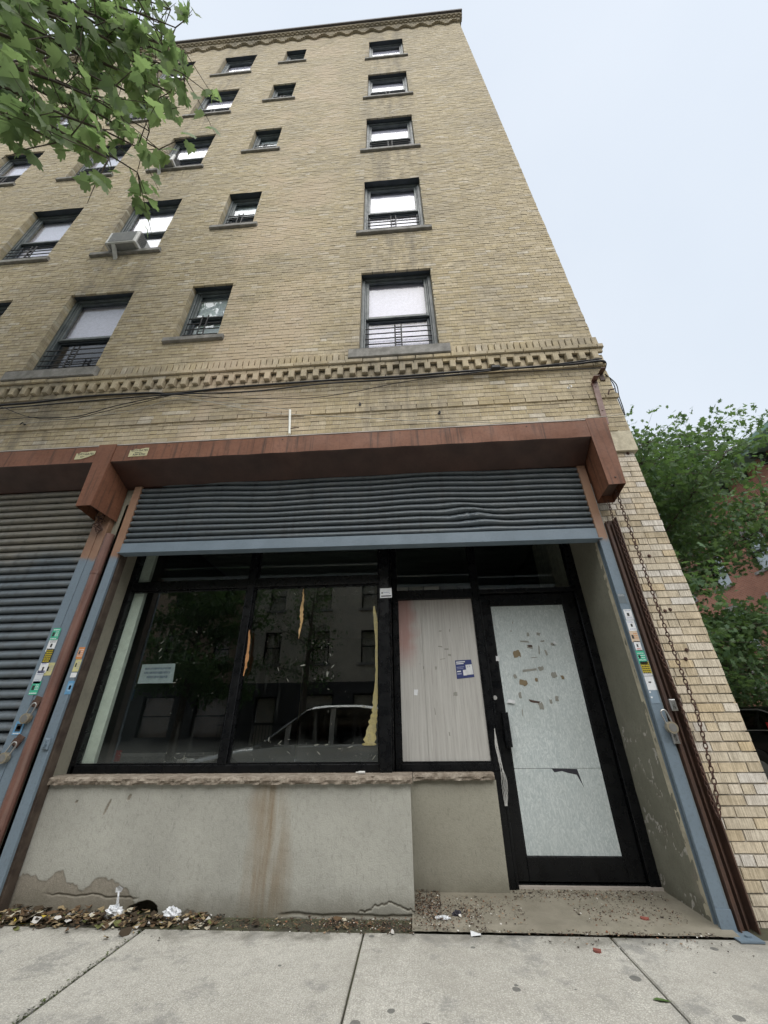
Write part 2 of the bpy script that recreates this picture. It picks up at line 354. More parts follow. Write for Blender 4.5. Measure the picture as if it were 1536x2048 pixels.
for i in range(len(xs)-1):
    for (a, b_) in ys:
        gap = .012 if abs(xs[i]+1.595) < .01 else .005
        dz = rnd.uniform(-.002,.002)
        vs = []; x0, x1, y0, y1 = xs[i]+gap, xs[i+1]-.005, b_, a
        g.add([(x0,y0,-.1),(x1,y0,-.1),(x1,y1,-.1),(x0,y1,-.1),(x0,y0,-.006),(x1,y0,-.006),(x1,y1,-.006),(x0,y1,-.006),
               (x0+.006,y0+.006,dz),(x1-.006,y0+.006,dz),(x1-.006,y1-.006,dz),(x0+.006,y1-.006,dz)],
              [(0,1,5,4),(1,2,6,5),(2,3,7,6),(3,0,4,7),(4,5,9,8),(5,6,10,9),(6,7,11,10),(7,4,8,11),(8,9,10,11)])
for k in range(24):      # side-street pavement north of the corner
    for (a, b_) in ((2.36,4.40),(4.41,6.15)):
        y0 = -.10+1.5*k; g.box(a, b_, y0, y0+1.492, -.1, rnd.uniform(-.002,.002))
tag(g.build('sidewalk', M_walk), kind='structure')
g = MB(); g.box(-120,6.36,-4.70,-4.53,-.2,.002); g.box(6.16,6.36,-4.53,60,-.2,.002)
g.box(-120,120,-16.2,-16.0,-.2,0); g.box(12.8,13.0,-4.6,60,-.2,0)
tag(g.build('kerb', M_kerb), kind='structure')
g = MB(); g.box(-120,120,-19.5,-16.2,-.2,-.004); g.box(13.0,16.0,-4.6,60,-.2,-.004)
tag(g.build('far_sidewalk', M_walk), kind='structure')

# ------------------------------------------------------------------ the buff brick apartment building
bld = empty('apartment_building', 'tall buff brick apartment house with storefronts at street level and a scalloped brick cornice', 'building', (-3, .2, 0))
bld_inv = Matrix.Translation(Vector((3,-.2,0)))
def part(mb, name, mat, parent=bld, label=None, smooth=False):
    o = mb.build(name, mat, None, smooth)
    o.parent = parent
    if parent is bld: o.matrix_parent_inverse = bld_inv
    if label: o['label'] = label
    return o
ROW = {2:(4.942,6.681),3:(7.769,9.539),4:(10.878,12.593),5:(13.873,15.640),6:(16.945,18.678)}
SROW = {2:(5.456,6.681),3:(8.336,9.539),4:(11.396,12.593),5:(14.403,15.640),6:(17.469,18.678)}
COLS = {'w':(-.484,.493),'s':(-2.960,-2.350),'d':(-4.830,-3.847),'e':(-6.735,-5.740),'f':(-8.835,-7.850),'g':(-12.45,-11.47),'h':(-14.6,-13.6)}
OPEN = []
for k, (a, b_) in COLS.items():
    for r_ in range(2,7):
        z0, z1 = (SROW if k == 's' else ROW)[r_]; OPEN.append((a, b_, z0, z1, k, r_))
XL, XR, CH = -16.0, 2.27, .0575
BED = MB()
def bricks(mb, x0, x1, z0, z1, yf=0.0, opens=(), depth=.03, deep=.15, ragged=True, ch=CH, seed=1, L=.165):
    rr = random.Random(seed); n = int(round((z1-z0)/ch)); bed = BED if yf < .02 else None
    for k in range(n):
        za = z0+k*ch; zb = za+ch-.0085; hdr = (k % 6 == 5)
        l = .0785 if hdr else L; off = (rr.choice((0,.5))*.0 + (.5 if k%2 else 0))*l + (0 if hdr else rr.uniform(-.004,.004))
        iv = [(x0, x1)]
        for (a, b_, o0, o1, *_) in opens:
            if za+ch*.5 > o0 and za+ch*.5 < o1:
                nv = []
                for (p, q) in iv:
                    if b_ <= p or a >= q: nv.append((p,q)); continue
                    if a > p: nv.append((p,a))
                    if b_ < q: nv.append((b_,q))
                iv = nv
        for (p, q) in iv:
            if bed is not None: bed.box(p+.002, q-.004, yf+.0015, yf+.02, zb+.0008, za+ch-.0008, back=False)  # dark strip painted in for the shade under the course above
            x = p - ((p - x0 + off) % l)
            while x < q-.012:
                a = max(x, p); b2 = min(x+l-.008, q); x += l
                if x > q-.03 and q-b2 < .035: b2 = q
                if b2-a < .03: continue
                el = abs(a-p) < 1e-6 and p > x0; er = abs(b2-q) < 1e-6 and q < x1
                y0 = yf+rr.uniform(-.0025,.0025)
                b3 = b2 + (rr.uniform(-.003,.003) if ragged and abs(b2-x1) < 1e-6 else 0)
                mb.box(a, b3, y0, yf+(deep if (el or er) else depth), za+rr.uniform(-.001,.001), zb+rr.uniform(-.001,.001), back=False)
bw = MB()
bricks(bw, XL, XR, 4.055, 4.49, 0.0, (), seed=3)
bricks(bw, XL, XR, 4.93, 19.72, 0.0, OPEN, seed=5)
part(bw, 'brick_wall', M_brick)
bw = MB(); bricks(bw, XL, XR-.015, 3.545, 3.98, .0, (), seed=4); part(bw, 'shopfront_brick_band', M_brick)
# protruding string courses
bw = MB(); bricks(bw, XL, XR+.01, 3.985, 4.045, -.014, (), ch=.060, seed=8)
part(bw, 'string_course', M_bandbrick)
# mortar body with window holes
mo = MB(); es = sorted({XL, XR-.008} | {a+.006*0 for o_ in OPEN for a in (o_[0]-.004, o_[1]+.004)}); zs = sorted({3.3, 19.9} | {z for o_ in OPEN for z in (o_[2]-.01, o_[3]+.01)})
for i in range(len(es)-1):
    run = None
    for j in range(len(zs)-1):
        cx, cz = (es[i]+es[i+1])/2, (zs[j]+zs[j+1])/2
        hole = any(o_[0]-.005 < cx < o_[1]+.005 and o_[2]-.011 < cz < o_[3]+.011 for o_ in OPEN)
        if hole:
            if run is not None: mo.box(es[i], es[i+1], .004, .32, run, zs[j]); run = None
        elif run is None: run = zs[j]
    if run is not None: mo.box(es[i], es[i+1], .004, .32, run, zs[-1])
part(mo, 'mortar_joints', M_mortar)
# side walls, roof and back
sd = MB(); sd.box(2.0,2.262,.321,15,0,19.9); sd.box(XL-.0,XL+.3,.321,15,0,19.9); sd.box(XL+.31,1.99,14.7,15,0,19.9)
sd.box(XL+.31,1.99,.33,14.69,19.3,19.5); part(sd, 'side_wall', M_mortar)
bs = MB()
for k in range(int(19.0/CH)):    # real bricks on the return of the corner, first metre
    za = .3+k*CH
    yy = .045 + (.1 if k%2 else 0)
    for q in range(5):
        bs.box(2.255, 2.268, yy+q*.21+.05, yy+q*.21+.25, za, za+CH-.0085)
part(bs, 'side_wall_bricks', M_brick)
# band: soldiers, drip ledge, dentils
sx = -.62; sx2 = .63
b1 = MB(); x = XL
rr = random.Random(11)
while x < XR-.02:
    xe = min(x+.062, XR+.02)
    inwin = any(k in 'wde' and r_ == 2 and a-.14 < x+.03 < b_+.14 for (a,b_,z0,z1,k,r_) in OPEN)
    if not inwin: b1.cbox(x, xe, -.03+rr.uniform(-.004,.004), .03, 4.772, 4.926+rr.uniform(-.004,.003), .005)
    elif b1.v: part(b1, 'soldier_course', M_bandbrick); b1 = MB()
    x += .0735
part(b1, 'soldier_course', M_bandbrick)
b1 = MB(); x = XL
while x < XR+.03:
    xe = min(x+.205, XR+.045); b1.cbox(x, xe-.008, -.068+rr.uniform(-.003,.003), .03, 4.712, 4.768, .006); x += .205
part(b1, 'drip_ledge', M_bandbrick)
b1 = MB(); bricks(b1, XL, XR+.02, 4.655, 4.712, -.045, (), ch=.057, seed=21); part(b1, 'corbel_course', M_bandbrick)
b1 = MB(); bricks(b1, XL, XR+.01, 4.462, 4.53, -.022, (), ch=.068, seed=22)
part(b1, 'corbel_course', M_bandbrick)
b1 = MB(); x = -.397-.1435*109; i = 0; x0_ = -.397-.1435*36
while x < XR-.03:
    h = rr.uniform(-.006,.004)
    if x > x0_:
        if b1.v: part(b1, 'dentil_row_end', M_bandbrick); 
        b1 = MB(); x0_ = 1e9
    if x0_ > 1e8: b1 = MB()
    b1.cbox(x-.033, x+.033, -.062+rr.uniform(-.005,.005), .03, 4.532+h, 4.648, .006)
    b1.cbox(x+.040, x+.104, -.008+rr.uniform(-.004,.004), .03, 4.536, 4.646, .004); x += .1435
    if x0_ > 1e8: part(b1, 'dentil', M_bandbrick)
# cornice
part(BED, 'bed_joint_shade', M_bed)
c1 = MB(); P = .505; x0 = 1.866+P
i = 0; x = x0
while x > XL:
    for (hw, za, zb, p) in ((.07,19.60,19.67,.05),(.12,19.672,19.74,.058),(.18,19.742,19.81,.066),(.2525,19.812,19.88,.074)):
        n = max(1, int(2*hw/.0735)); ww = 2*hw/n
        for q in range(n):
            a = x-hw+q*ww
            if a+ww < XR+.04: c1.box(a+.003, a+ww-.003, -p-rr.uniform(0,.004), .02, za, zb-.004)
    x -= P
x = XL
while x < XR+.06:
    c1.box(x, x+.065, -.115, .02, 19.884, 19.93); c1.box(x+.0735, x+.135, -.085, .02, 19.884, 19.93)
    c1.box(x, x+.065, -.105, .02, 19.934, 19.98); c1.box(x+.0735, x+.135, -.14, .02, 19.934, 19.98)
    x += .147
c1.box(XL, XR+.07, -.15, .3, 19.984, 20.06)
part(c1, 'scalloped_cornice', M_bandbrick)
c1 = MB(); c1.box(XL, XR+.10, -.20, .4, 20.062, 20.17); part(c1, 'coping', plain('dark_weathered_coping', (.11,.10,.10,1), .8))
# recess head above the shops and inner building fabric
ih = MB(); ih.box(XL, 1.70, .02, .32, 2.93, 3.54)
part(ih, 'shop_lintel', M_lintel)

# ---- windows (each a part; frame, panes, shade, guard, sill are its sub-parts)
def win_meshes(wd, ht, small):
    D = {}
    YF = .092                      # face of the frame behind the brick face
    f = MB(); t_ = .045
    f.cbox(0, t_, YF, YF+.11, 0, ht-.013); f.cbox(wd-t_, wd, YF, YF+.11, 0, ht-.013)
    f.cbox(t_, wd-t_, YF, YF+.11, ht-.055, ht-.013); f.cbox(t_, wd-t_, YF+.005, YF+.11, 0, .035)
    f.cbox(t_, t_+.02, YF+.02, YF+.1, .035, ht-.055); f.cbox(wd-t_-.02, wd-t_, YF+.02, YF+.1, .035, ht-.055)
    mid = ht*.47
    D['f'] = f
    s = MB(); b_ = .035; xa, xb = t_+.021, wd-t_-.021
    s.cbox(xa, xa+b_, YF+.028, YF+.055, mid, ht-.056); s.cbox(xb-b_, xb, YF+.028, YF+.055, mid, ht-.056)
    s.cbox(xa+b_, xb-b_, YF+.028, YF+.055, ht-.056-b_, ht-.056); s.cbox(xa+b_, xb-b_, YF+.022, YF+.055, mid, mid+.045)
    D['us'] = s
    s = MB()
    s.cbox(xa, xa+b_, YF+.062, YF+.09, .036, mid+.04); s.cbox(xb-b_, xb, YF+.062, YF+.09, .036, mid+.04)
    s.cbox(xa+b_, xb-b_, YF+.062, YF+.09, .036, .036+b_); s.cbox(xa+b_, xb-b_, YF+.058, YF+.09, mid-.035, mid+.04)
    D['ls'] = s
    p = MB(); p.box(xa+b_, xb-b_, YF+.040, YF+.044, mid+.045, ht-.056-b_)
    p.box(xa+b_, xb-b_, YF+.074, YF+.078, .036+b_, mid-.035); D['p'] = p
    l = MB(); l.box(-.002, wd+.002, .004, YF+.13, ht-.012, ht-.0005)
    D['l'] = l
    g = MB(); gy = YF-.02; gh = min(.52, mid-.06) if not small else mid-.08
    n = 6 if not small else 5
    for i in range(n): z = .05+gh*i/(n-1)*.95; g.tube([(xa, gy, z),(xb, gy, z)], .0075, 6)
    cx = wd/2
    for dx in (-.04,.04): g.tube([(cx+dx, gy-.008, .03),(cx+dx, gy-.008, gh+.07)], .009, 6)
    for i in range(2*n-1): z = .05+gh*i/(2*n-2)*.95; g.tube([(cx-.04, gy-.008, z),(cx+.04, gy-.008, z)], .0045, 5)
    D['g'] = g
    return D
def shade_mesh(wd, ht, lo, up_gap=.03):
    s = MB(); s.box(.05, wd-.05, .194, .198, lo*ht, ht-up_gap); return s
def shell_mesh(wd, ht):
    r = MB(); r.quad((.0,.204,0),(wd,.204,0),(wd,1.6,0),(0,1.6,0)); r.quad((0,.204,ht),(wd,.204,ht),(wd,1.6,ht),(0,1.6,ht))
    r.quad((0,.204,0),(0,1.6,0),(0,1.6,ht),(0,.204,ht)); r.quad((wd,.204,0),(wd,1.6,0),(wd,1.6,ht),(wd,.204,ht)); r.quad((0,1.6,0),(wd,1.6,0),(wd,1.6,ht),(0,1.6,ht)); return r
proto = {}
def window(x0, x1, z0, z1, k, r_):
    wd, ht = x1-x0, z1-z0; small = k == 's'
    D = win_meshes(wd, ht, small)
    def put(mb, name, mat, par=None, lab=None):
        o = mb.build(name, mat)
        if par is None:
            o.parent = bld; o.matrix_parent_inverse = bld_inv; o.location = (x0, 0, z0)
        else: o.parent = par
        if lab: o['label'] = lab
        return o
    f = put(D['f'], 'window', M_alu)
    put(D['us'], 'upper_sash', M_alu, f); put(D['ls'], 'lower_sash', M_lintel, f)
    put(D['p'], 'pane', M_upglass, f); put(D['l'], 'steel_lintel', M_lintel, f)
    lo = {('d',2):.5,('w',4):.42,('w',2):0,('w',3):0}.get((k,r_), 0.0 if (r_*7+ord(k))%3 else .12)
    if r_ >= 5 and k != 's': lo = max(lo, .1)
    put(shade_mesh(wd, ht, lo), 'roller_shade', M_shade2 if small else M_shade, f)
    put(shell_mesh(wd, ht), 'room', M_dusk, f)
    if not ((k, r_) in (('d',3),('d',4))): put(D['g'], 'window_guard', M_cable, f)
    s = MB()
    if r_ == 2 and k != 's': s.cbox(-.115, wd+.115, -.075, .13, -.155, 0.0, .008)
    else: s.cbox(-.10, wd+.10, -.042, .12, -.075, 0.0, .006)
    put(s, 'sill', M_sillg, f)
for o_ in OPEN: window(*o_)
# window air conditioners
def aircon(loc, label, sc=1.0):
    e = empty('air_conditioner', label, 'air conditioner', loc, 'window air conditioners')
    W_, H_, Dp = .62*sc, .40*sc, .42*sc
    b = MB(); b.cbox(-W_/2, W_/2, -.20, Dp-.26, 0, H_, .012)
    b.build('casing', M_ivory, e)
    g = MB()
    for i in range(15): z = .035+i*(H_-.07)/14; g.box(-W_/2+.05, W_/2-.05, -.206, -.2005, z, z+.010)
    g.build('rear_grille', plain('grey_metal_fins', (.30,.31,.31,1), .6), e)
    g = MB()
    for i in range(8):
        z = .06+i*.034; g.box(W_/2+.001, W_/2+.005, -.17, -.03, z, z+.016)
    g.build('side_louvre', plain('dark_louvre', (.09,.09,.09,1), .6), e)
    g = MB(); g.box(-W_/2+.04, W_/2-.04, -.18, .05, -.006, -.001); g.build('base_pan', plain('grey_base_pan', (.24,.25,.25,1), .55), e)
    g = MB(); g.prism([(-.19,-.012),(-.14,-.012),(.0,-.22),(-.035,-.22)], 0, -.14, -.085); g.build('support_bracket', M_ivory, e)
    return e
aircon((-4.36, .05, 7.775), 'white window air conditioner on a sill, fully visible, with a diagonal white bracket', .82)
aircon((-4.52, .05, 10.885), 'white air conditioner in a higher window beside the tip of the leafy branch', .62)
# interior floors so that nothing is see-through
fl = MB(); fl.box(XL+.31, 1.99, .34, 14.6, 3.1, 3.25); part(fl, 'floor_slab', M_dusk)

# ------------------------------------------------------------------ corner pier (real bricks) and masonry around the openings
pm = MB(); bricks(pm, 1.70, 2.227, -.03, 3.42, .035, (), depth=.03, seed=31, ragged=True, L=.176)
rr = random.Random(32)
for k in range(60):
    za = -.03+k*CH; off = .085 if k%2 else .17
    y = .035
    for q in range(8):
        y1 = y+(off if q == 0 else .176)
        pm.box(2.15, 2.227+rr.uniform(-.003,.003), y+(.001 if q else .034), y1-.009, za, za+CH-.0085); y = y1
part(pm, 'corner_pier', M_pier)
pm = MB(); pm.box(1.615, 2.217, .044, 1.6, -.14, 3.42); part(pm, 'pier_mortar', M_mortar2)
bs = MB(); bs.box(2.0, 2.215, 1.6, 14.9, -.1, 3.4); part(bs, 'side_wall_base', M_mortar2)
pm = MB(); pm.cbox(1.70, 2.235, .012, .3, 3.425, 3.54, .006); part(pm, 'grey_stone_course', generic('slate_grey_stone', (.16,.18,.17,1), (.09,.10,.10,1), .85, scale=10, bump=.4))
# return wall of the recess (right) with broken plaster edge
def relief(nx, nz, fn, uvfn, name, mat, attr=None):
    vs = []; at = []
    for j in range(nz+1):
        for i in range(nx+1):
            u, v = i/nx, j/nz; p, a = fn(u, v); vs.append(p); at.append(a)
    fs = [(j*(nx+1)+i, j*(nx+1)+i+1, (j+1)*(nx+1)+i+1, (j+1)*(nx+1)+i) for j in range(nz) for i in range(nx)]
    me = bpy.data.meshes.new(name); me.from_pydata(vs, [], fs); me.materials.append(mat)
    A = me.attributes.new('peel', 'FLOAT', 'POINT'); A.data.foreach_set('value', at)
    me.polygons.foreach_set('use_smooth', [True]*len(fs))
    o = bpy.data.objects.new(name, me); col.objects.link(o); o.parent = bld; o.matrix_parent_inverse = bld_inv
    return o
N = lambda x, y, z=0, s=1: noise.fractal(Vector((x*s, y*s, z*s)), 1.0, 2.0, 5)
def sst(a, b, x): t = max(0, min(1, (x-a)/(b-a))); return t*t*(3-2*t)
def ret(u, v):
    y = .60 - u*.64; z = -.02 + v*3.0
    edge = sst(.90, .93, u + .02*N(z, 3, 5, 9))
    x = 1.612 + .003*N(y, z, 2, 6) + .028*edge
    # crack network low down
    cr_ = abs(N(y*3, z*3, 9, 1.1)); c_ = sst(.035, .0, cr_)*sst(1.2, .8, z)
    x += .006*c_
    pl = max(edge, c_, .6*sst(.18, .3, N(y, z, 7, 2.2))*sst(1.3, .2, z))
    return (x, y, z), pl
M_ret2 = stucco('return_plaster', (.25,.245,.195,1), (.18,.175,.135,1), peel=True)
relief(70, 260, ret, None, 'right_return_wall', M_ret2)
# knee wall with peeled plaster and a broken hole at its foot
def knee(u, v):
    x = -2.70 + u*2.655; z = -.03 + v*.69
    y = .060 + .0025*N(x, z, 1, 3)
    # peeled zone boundary (lower left)
    b = .20 + .05*N(x, 0, 4, 2.4) + .035*N(x, 1, 4, 11) - .16*sst(-2.05, -1.55, x) - .06*sst(-1.5, -1.2, x)
    b += .05*sst(.1, .0, abs(x+2.32)) - .03
    p = sst(b+.004, b-.004, z)
    y += .0035*p
    # cavity
    hx, hz = (x+1.72)/.10, (z-.01)/.055
    d = hx*hx+hz*hz + .35*N(x, z, 8, 12)
    cv = sst(1.0, .78, d); y += .10*cv
    # crack running left from it, and low cracks at the right end
    cl = sst(.006, .0, abs(z-(.085+.012*N(x,2,2,8)-.02*(x+2.2))))*sst(-2.42, -2.3, x)*sst(-1.75, -1.8, x)
    c2 = sst(.006, .0, abs(z-(.075 - .3*abs(x+.20)+.02*N(x,5,2,20))))*sst(-.40,-.36,x)
    c3 = sst(.012, .0, abs(z-(.012+.01*N(x,5,9,6))))*sst(-.9,-.8,x)
    y += .010*max(cl, c2, c3)
    chip = 0
    for (qx, qz, w_, h_) in ((-2.13,.53,.008,.045),(-1.99,.585,.012,.018),(-2.36,.56,.008,.01)):
        chip = max(chip, sst(1.2,.8,((x-qx-.3*(z-qz))/w_)**2+((z-qz)/h_)**2))
    y += .008*chip
    return (x, y, z), max(p, cv, cl, c2, c3*.8, chip)
relief(560, 170, knee, None, 'knee_wall', M_knee)
kb = MB(); kb.box(-2.70, -.047, .172, .275, -.1, .655); kb.quad((-.045,.06,-.03),(-.045,.42,-.03),(-.045,.42,.66),(-.045,.06,.66)); kb.box(-2.72,-.05,.276,.36,-.1,.66)
part(kb, 'knee_wall_core', M_knee2)
kb = MB(); kb.box(-.046, .585, .42, .55, -.1, .642); part(kb, 'side_knee_wall', M_knee2)
# rough sills
def rsill(x0, x1, y0, y1, z0, z1, nm, seed):
    n = int((x1-x0)/.012); vs = []; fs = []; rg = 7
    for i in range(n+1):
        x = x0+(x1-x0)*i/n
        ring = [(y1,z0),(y0+.004,z0),(y0,z0+.25*(z1-z0)),(y0-.004,(z0+z1)/2),(y0+.002,z0+.8*(z1-z0)),(y0+.012,z1),(y1,z1)]
        for k,(y,z) in enumerate(ring):
            a = .012*N(x, z*3+k, seed, 18) if 0 < k < 6 else 0
            vs.append((x, y+a*1.1, z+(a*.35 if k in (1,2,5) else 0)))
    for i in range(n):
        for k in range(rg): fs.append((i*rg+k, i*rg+(k+1)%rg, (i+1)*rg+(k+1)%rg, (i+1)*rg+k))
    fs += [tuple(range(rg)), tuple(n*rg+k for k in range(rg-1,-1,-1))]
    mb = MB(); mb.add(vs, fs); return part(mb, nm, M_rock)
rsill(-2.70, -.03, .025, .31, .660, .704, 'split_stone_sill', 1)
rsill(-.028, .572, .385, .54, .644, .690, 'split_stone_sill', 2)
# left return: plaster strip, dark timber and pier strip
lp = MB(); lp.box(-2.74, -2.695, .0, .262, -.05, 2.93); part(lp, 'left_return_wall', M_knee2)
lp = MB(); lp.cbox(-2.655,-2.590,-.020,.052,-.03,2.86); lp.box(-2.609,-2.596,-.034,-.0205,-.03,2.86); part(lp, 'timber_jamb', generic('dark_weathered_timber', (.085,.062,.045,1), (.035,.022,.016,1), .85, scale=9, streak=.5, bump=.3))
lp = MB(); lp.box(-2.99, -2.66, .0, .30, -.05, 3.1); part(lp, 'plaster_pier', stucco('pier_plaster', (.30,.285,.225,1), (.20,.19,.15,1)))
lp = MB(); lp.box(1.612, 1.70, .002, .06, -.05, 3.2); part(lp, 'right_pier_strip', M_mortar)
# head over opening
hd = MB(); hd.box(-2.66, 1.61, .0, .045, 2.86, 3.08); hd.box(-2.66,1.61,.05,.56,2.90,2.93); part(hd, 'opening_head', M_brownsteel)
# recess slab
def slab(u, v):
    x = -.06+u*1.72; y = .60 - v*.72
    y += (.012*N(x,1,3,7))*sst(.85,1,v)
    z = .022 - .012*sst(.9,1,v) + .002*N(x,y,0,5)
    return (x, y, z), .0
sl = relief(120, 60, slab, None, 'entrance_slab', M_slab)
sl.parent = None; tag(sl, kind='structure')

# ------------------------------------------------------------------ shop window (left) : frame, panes
def part2(mb, name, mat, par, label=None): 
    o = mb.build(name, mat); o.parent = par; o.matrix_parent_inverse = par.matrix_world.inverted() if False else Matrix()
    if label: o['label'] = label
    return o
f = MB(); y0, y1 = .26, .33
f.cbox(-2.700,-2.612,y0,y1,.705,2.9); f.cbox(-1.492,-1.428,y0,y1,.757,2.86)
f.cbox(-2.640,-.268,y0,y1,.705,.757)
f.cbox(-2.640,-1.492,y0+.002,y1,2.140,2.215); f.cbox(-1.428,-.268,y0+.002,y1,2.140,2.215)
f.cbox(-2.640,-.268,y0,y1,2.86,2.9)
for (a,b_) in ((-2.640,-1.492),(-1.428,-.268)):     # glazing stops
    for (z0,z1) in ((.757,2.140),(2.215,2.86)):
        f.box(a,a+.014,y0+.022,y1-.01,z0,z1); f.box(b_-.014,b_,y0+.022,y1-.01,z0,z1); f.box(a+.014,b_-.014,y0+.022,y1-.01,z0,z0+.012); f.box(a+.014,b_-.014,y0+.022,y1-.01,z1-.012,z1)
sw = part(f, 'shop_window_frame', M_black)
g = MB()
for (a,b_) in ((-2.640,-1.492),(-1.428,-.268)):
    for (z0,z1) in ((.757,2.140),(2.215,2.86)):
        gm = MB(); gm.box(a+.004,b_-.004,.302,.306,z0+.003,z1-.003); part2(gm, 'glass_pane', M_glass, sw)
f = MB(); f.cbox(-.267,-.176,.235,.50,.705,2.9,.006); part(f, 'window_pilaster', M_black)
f = MB(); f.box(-.175,-.160,.262,.34,2.03,2.11); f.box(-.1745,-.165,.30,.47,.70,2.9); part(f, 'pilaster_trim', M_black)
# boarded panel bay
f = MB(); y0, y1 = .47, .53
f.cbox(-.160,-.116,y0,y1,.692,2.88); f.cbox(.590,.640,y0,y1,.692,2.88)
f.cbox(-.116,.590,y0,y1,.692,.742); f.cbox(-.116,.590,y0-.004,y1,2.038,2.125); f.cbox(-.116,.590,y0,y1,2.84,2.88)
f.box(-.116,-.104,y0+.01,y1,.742,2.038); f.box(.578,.590,y0+.01,y1,.742,2.038); f.box(-.104,.578,y0+.01,y1,.742,.755)
bay = part(f, 'panel_frame', M_black)
def board_mat(name, c, c2, kind):
    t = NT(name); x, y, z = t.sep()
    if kind == 'ply':
        b = t.mix(t.ramp(t.noise(1,5,.7,stretch=(60,60,1.6)), [(.38,0.),(.66,1.)]), c, c2)
        b = t.mix(t.ramp(t.noise(1,3,.7,stretch=(170,170,4)), [(.56,0.),(.72,.5)]), b, (.12,.11,.10,1))
        v = t.math('SUBTRACT', t.math('ADD', x, t.math('MULTIPLY', t.noise(4,4), .22)), .06)
        up = t.ramp(t.math('ADD', t.math('DIVIDE', z, 3), t.math('MULTIPLY', t.noise(3,4),.06)), [(.5,0.),(.58,1.)])
        b = t.mix(t.math('MULTIPLY', t.ramp(v, [(.02,.62),(.12,0.)]), up), b, (.33,.13,.11,1))
        b = t.mix(t.math('MULTIPLY', t.ramp(t.math('DIVIDE', z, 3), [(.60,0.),(.68,.35)]), t.noise(5,3)), b, (.25,.15,.13,1))
        h = t.noise(1,3,.7,stretch=(170,170,4))
    else:
        b = t.mix(t.ramp(t.noise(1,6,.75,stretch=(42,42,16), dist=2.4), [(.40,0.),(.56,1.)]), c, c2)
        b = t.mix(t.ramp(t.noise(2.2,4), [(.35,.0),(.7,.4)]), b, (.36,.40,.39,1))
        b = t.mix(t.ramp(t.noise(70,3,.7), [(.62,0.),(.72,.5)]), b, (.15,.16,.17,1))
        tear = t.ramp(t.math('ADD', t.noise(24,4,.6,stretch=(1,1,1.6)), t.ramp(t.math('ABSOLUTE', t.math('SUBTRACT', z, 1.5)), [(.08,.0),(.42,-.3)])), [(.64,0.),(.66,.8)])
        h = t.noise(1,6,.75,stretch=(55,55,22), dist=1.6)
    t.pbsdf(b, .75, 0, t.bump(h, .12, .003), .3); return t.mat
M_ply = board_mat('weathered_plywood', (.47,.465,.44,1), (.37,.36,.34,1), 'ply')
M_osb = board_mat('silver_coated_board', (.62,.67,.67,1), (.43,.49,.50,1), 'osb')
b = MB(); b.box(-.103,.1005,.494,.499,.757,2.034); b.box(.1035,.577,.494,.499,.757,2.034)
b.box(-.105,.579,.5,.504,.75,2.04)
ply = part(b, 'plywood_panel', M_ply)
f = MB()
gm = MB(); gm.box(-.112,.586,.50,.504,2.128,2.838); part2(gm, 'transom_glass', M_glass, bay)
# door frame, door leaf
f = MB(); y0, y1 = .53, .60
f.cbox(.641,.662,y0-.05,y1,.022,2.88); f.box(.575,.6405,.475,.60,.012,.690); f.cbox(1.540,1.612,y0-.02,y1,.022,2.88)
f.cbox(.662,1.540,y0-.03,y1,2.085,2.125); f.cbox(.662,1.540,y0,y1,2.84,2.88)
f.box(.662,1.540,y0-.005,y1,.016,.040)
dfm = part(f, 'door_frame', M_black)
gm = MB(); gm.box(.664,1.538,.55,.554,2.128,2.838); part2(gm, 'transom_glass', M_glass, dfm)
f = MB(); f.box(.52,1.66,y0-.035,y0-.006,.02,.036); part2(f, 'threshold', plain('pale_threshold', (.42,.38,.34,1), .6), dfm)
d = MB(); y0, y1 = .545, .590
d.cbox(.668,.752,y0,y1,.046,2.080); d.cbox(1.424,1.534,y0,y1,.046,2.080)
d.cbox(.752,1.424,y0,y1,1.974,2.080); d.cbox(.752,1.424,y0,y1,.046,.182)
d.box(.752,.760,y0+.012,y1-.006,.182,1.974); d.box(1.416,1.424,y0+.012,y1-.006,.182,1.974)
door = part(d, 'shop_door', M_black)
# door boarding: sheet with torn lower seam
b = MB()
b.box(.758,1.418,y0+.014,y0+.019,.184,.700); b.box(.758,1.418,y0+.014,y0+.019,.7025,1.972)
part2(b, 'door_boarding', M_osb, door)
b = MB()
b.add([(1.045,.5585,.700),(1.235,.5585,.697),(1.26,.5585,.575),(1.225,.5585,.66),(1.16,.5585,.672),(1.12,.5585,.684),(1.06,.5585,.676)], [(0,1,2,3,4,5,6)])
part2(b, 'torn_hole', M_ink, door)
M_tape = plain('dirty_tape_brown', (.22,.17,.10,1), .6); M_tapeg = plain('grey_tape_scrap', (.28,.28,.25,1), .6)
rr = random.Random(5)
def scraps(lst, y, mat, nm, par):
    for (x, z, w_, h_) in lst:
        m_ = MB(); pts = []; ro = rr.uniform(-.25,.25)
        for (u, v) in ((-1,-1),(-.2,-1),(.4,-1),(1,-1),(1,0),(1,1),(.3,1),(-.4,1),(-1,1),(-1,.2)):
            u *= rr.uniform(.55,1.05); v *= rr.uniform(.6,1.05); u, v = u*w_/2, v*h_/2
            pts.append((x+u*math.cos(ro)-v*math.sin(ro), y, z+u*math.sin(ro)+v*math.cos(ro)))
        m_.poly(pts); part2(m_, nm[:-1] if nm.endswith('s') else nm, mat, par)
D = lambda px, py: W(px, py, .557)
def dl(lst): return [(D(px,py).x, D(px,py).z, w_, h_) for (px,py,w_,h_) in lst]
scraps(dl([(1034,1307,.07,.07),(1047,1366,.07,.05),(1073,1360,.03,.035),(1125,1355,.03,.035)]), .5565, M_tape, 'tape_remnants', door)
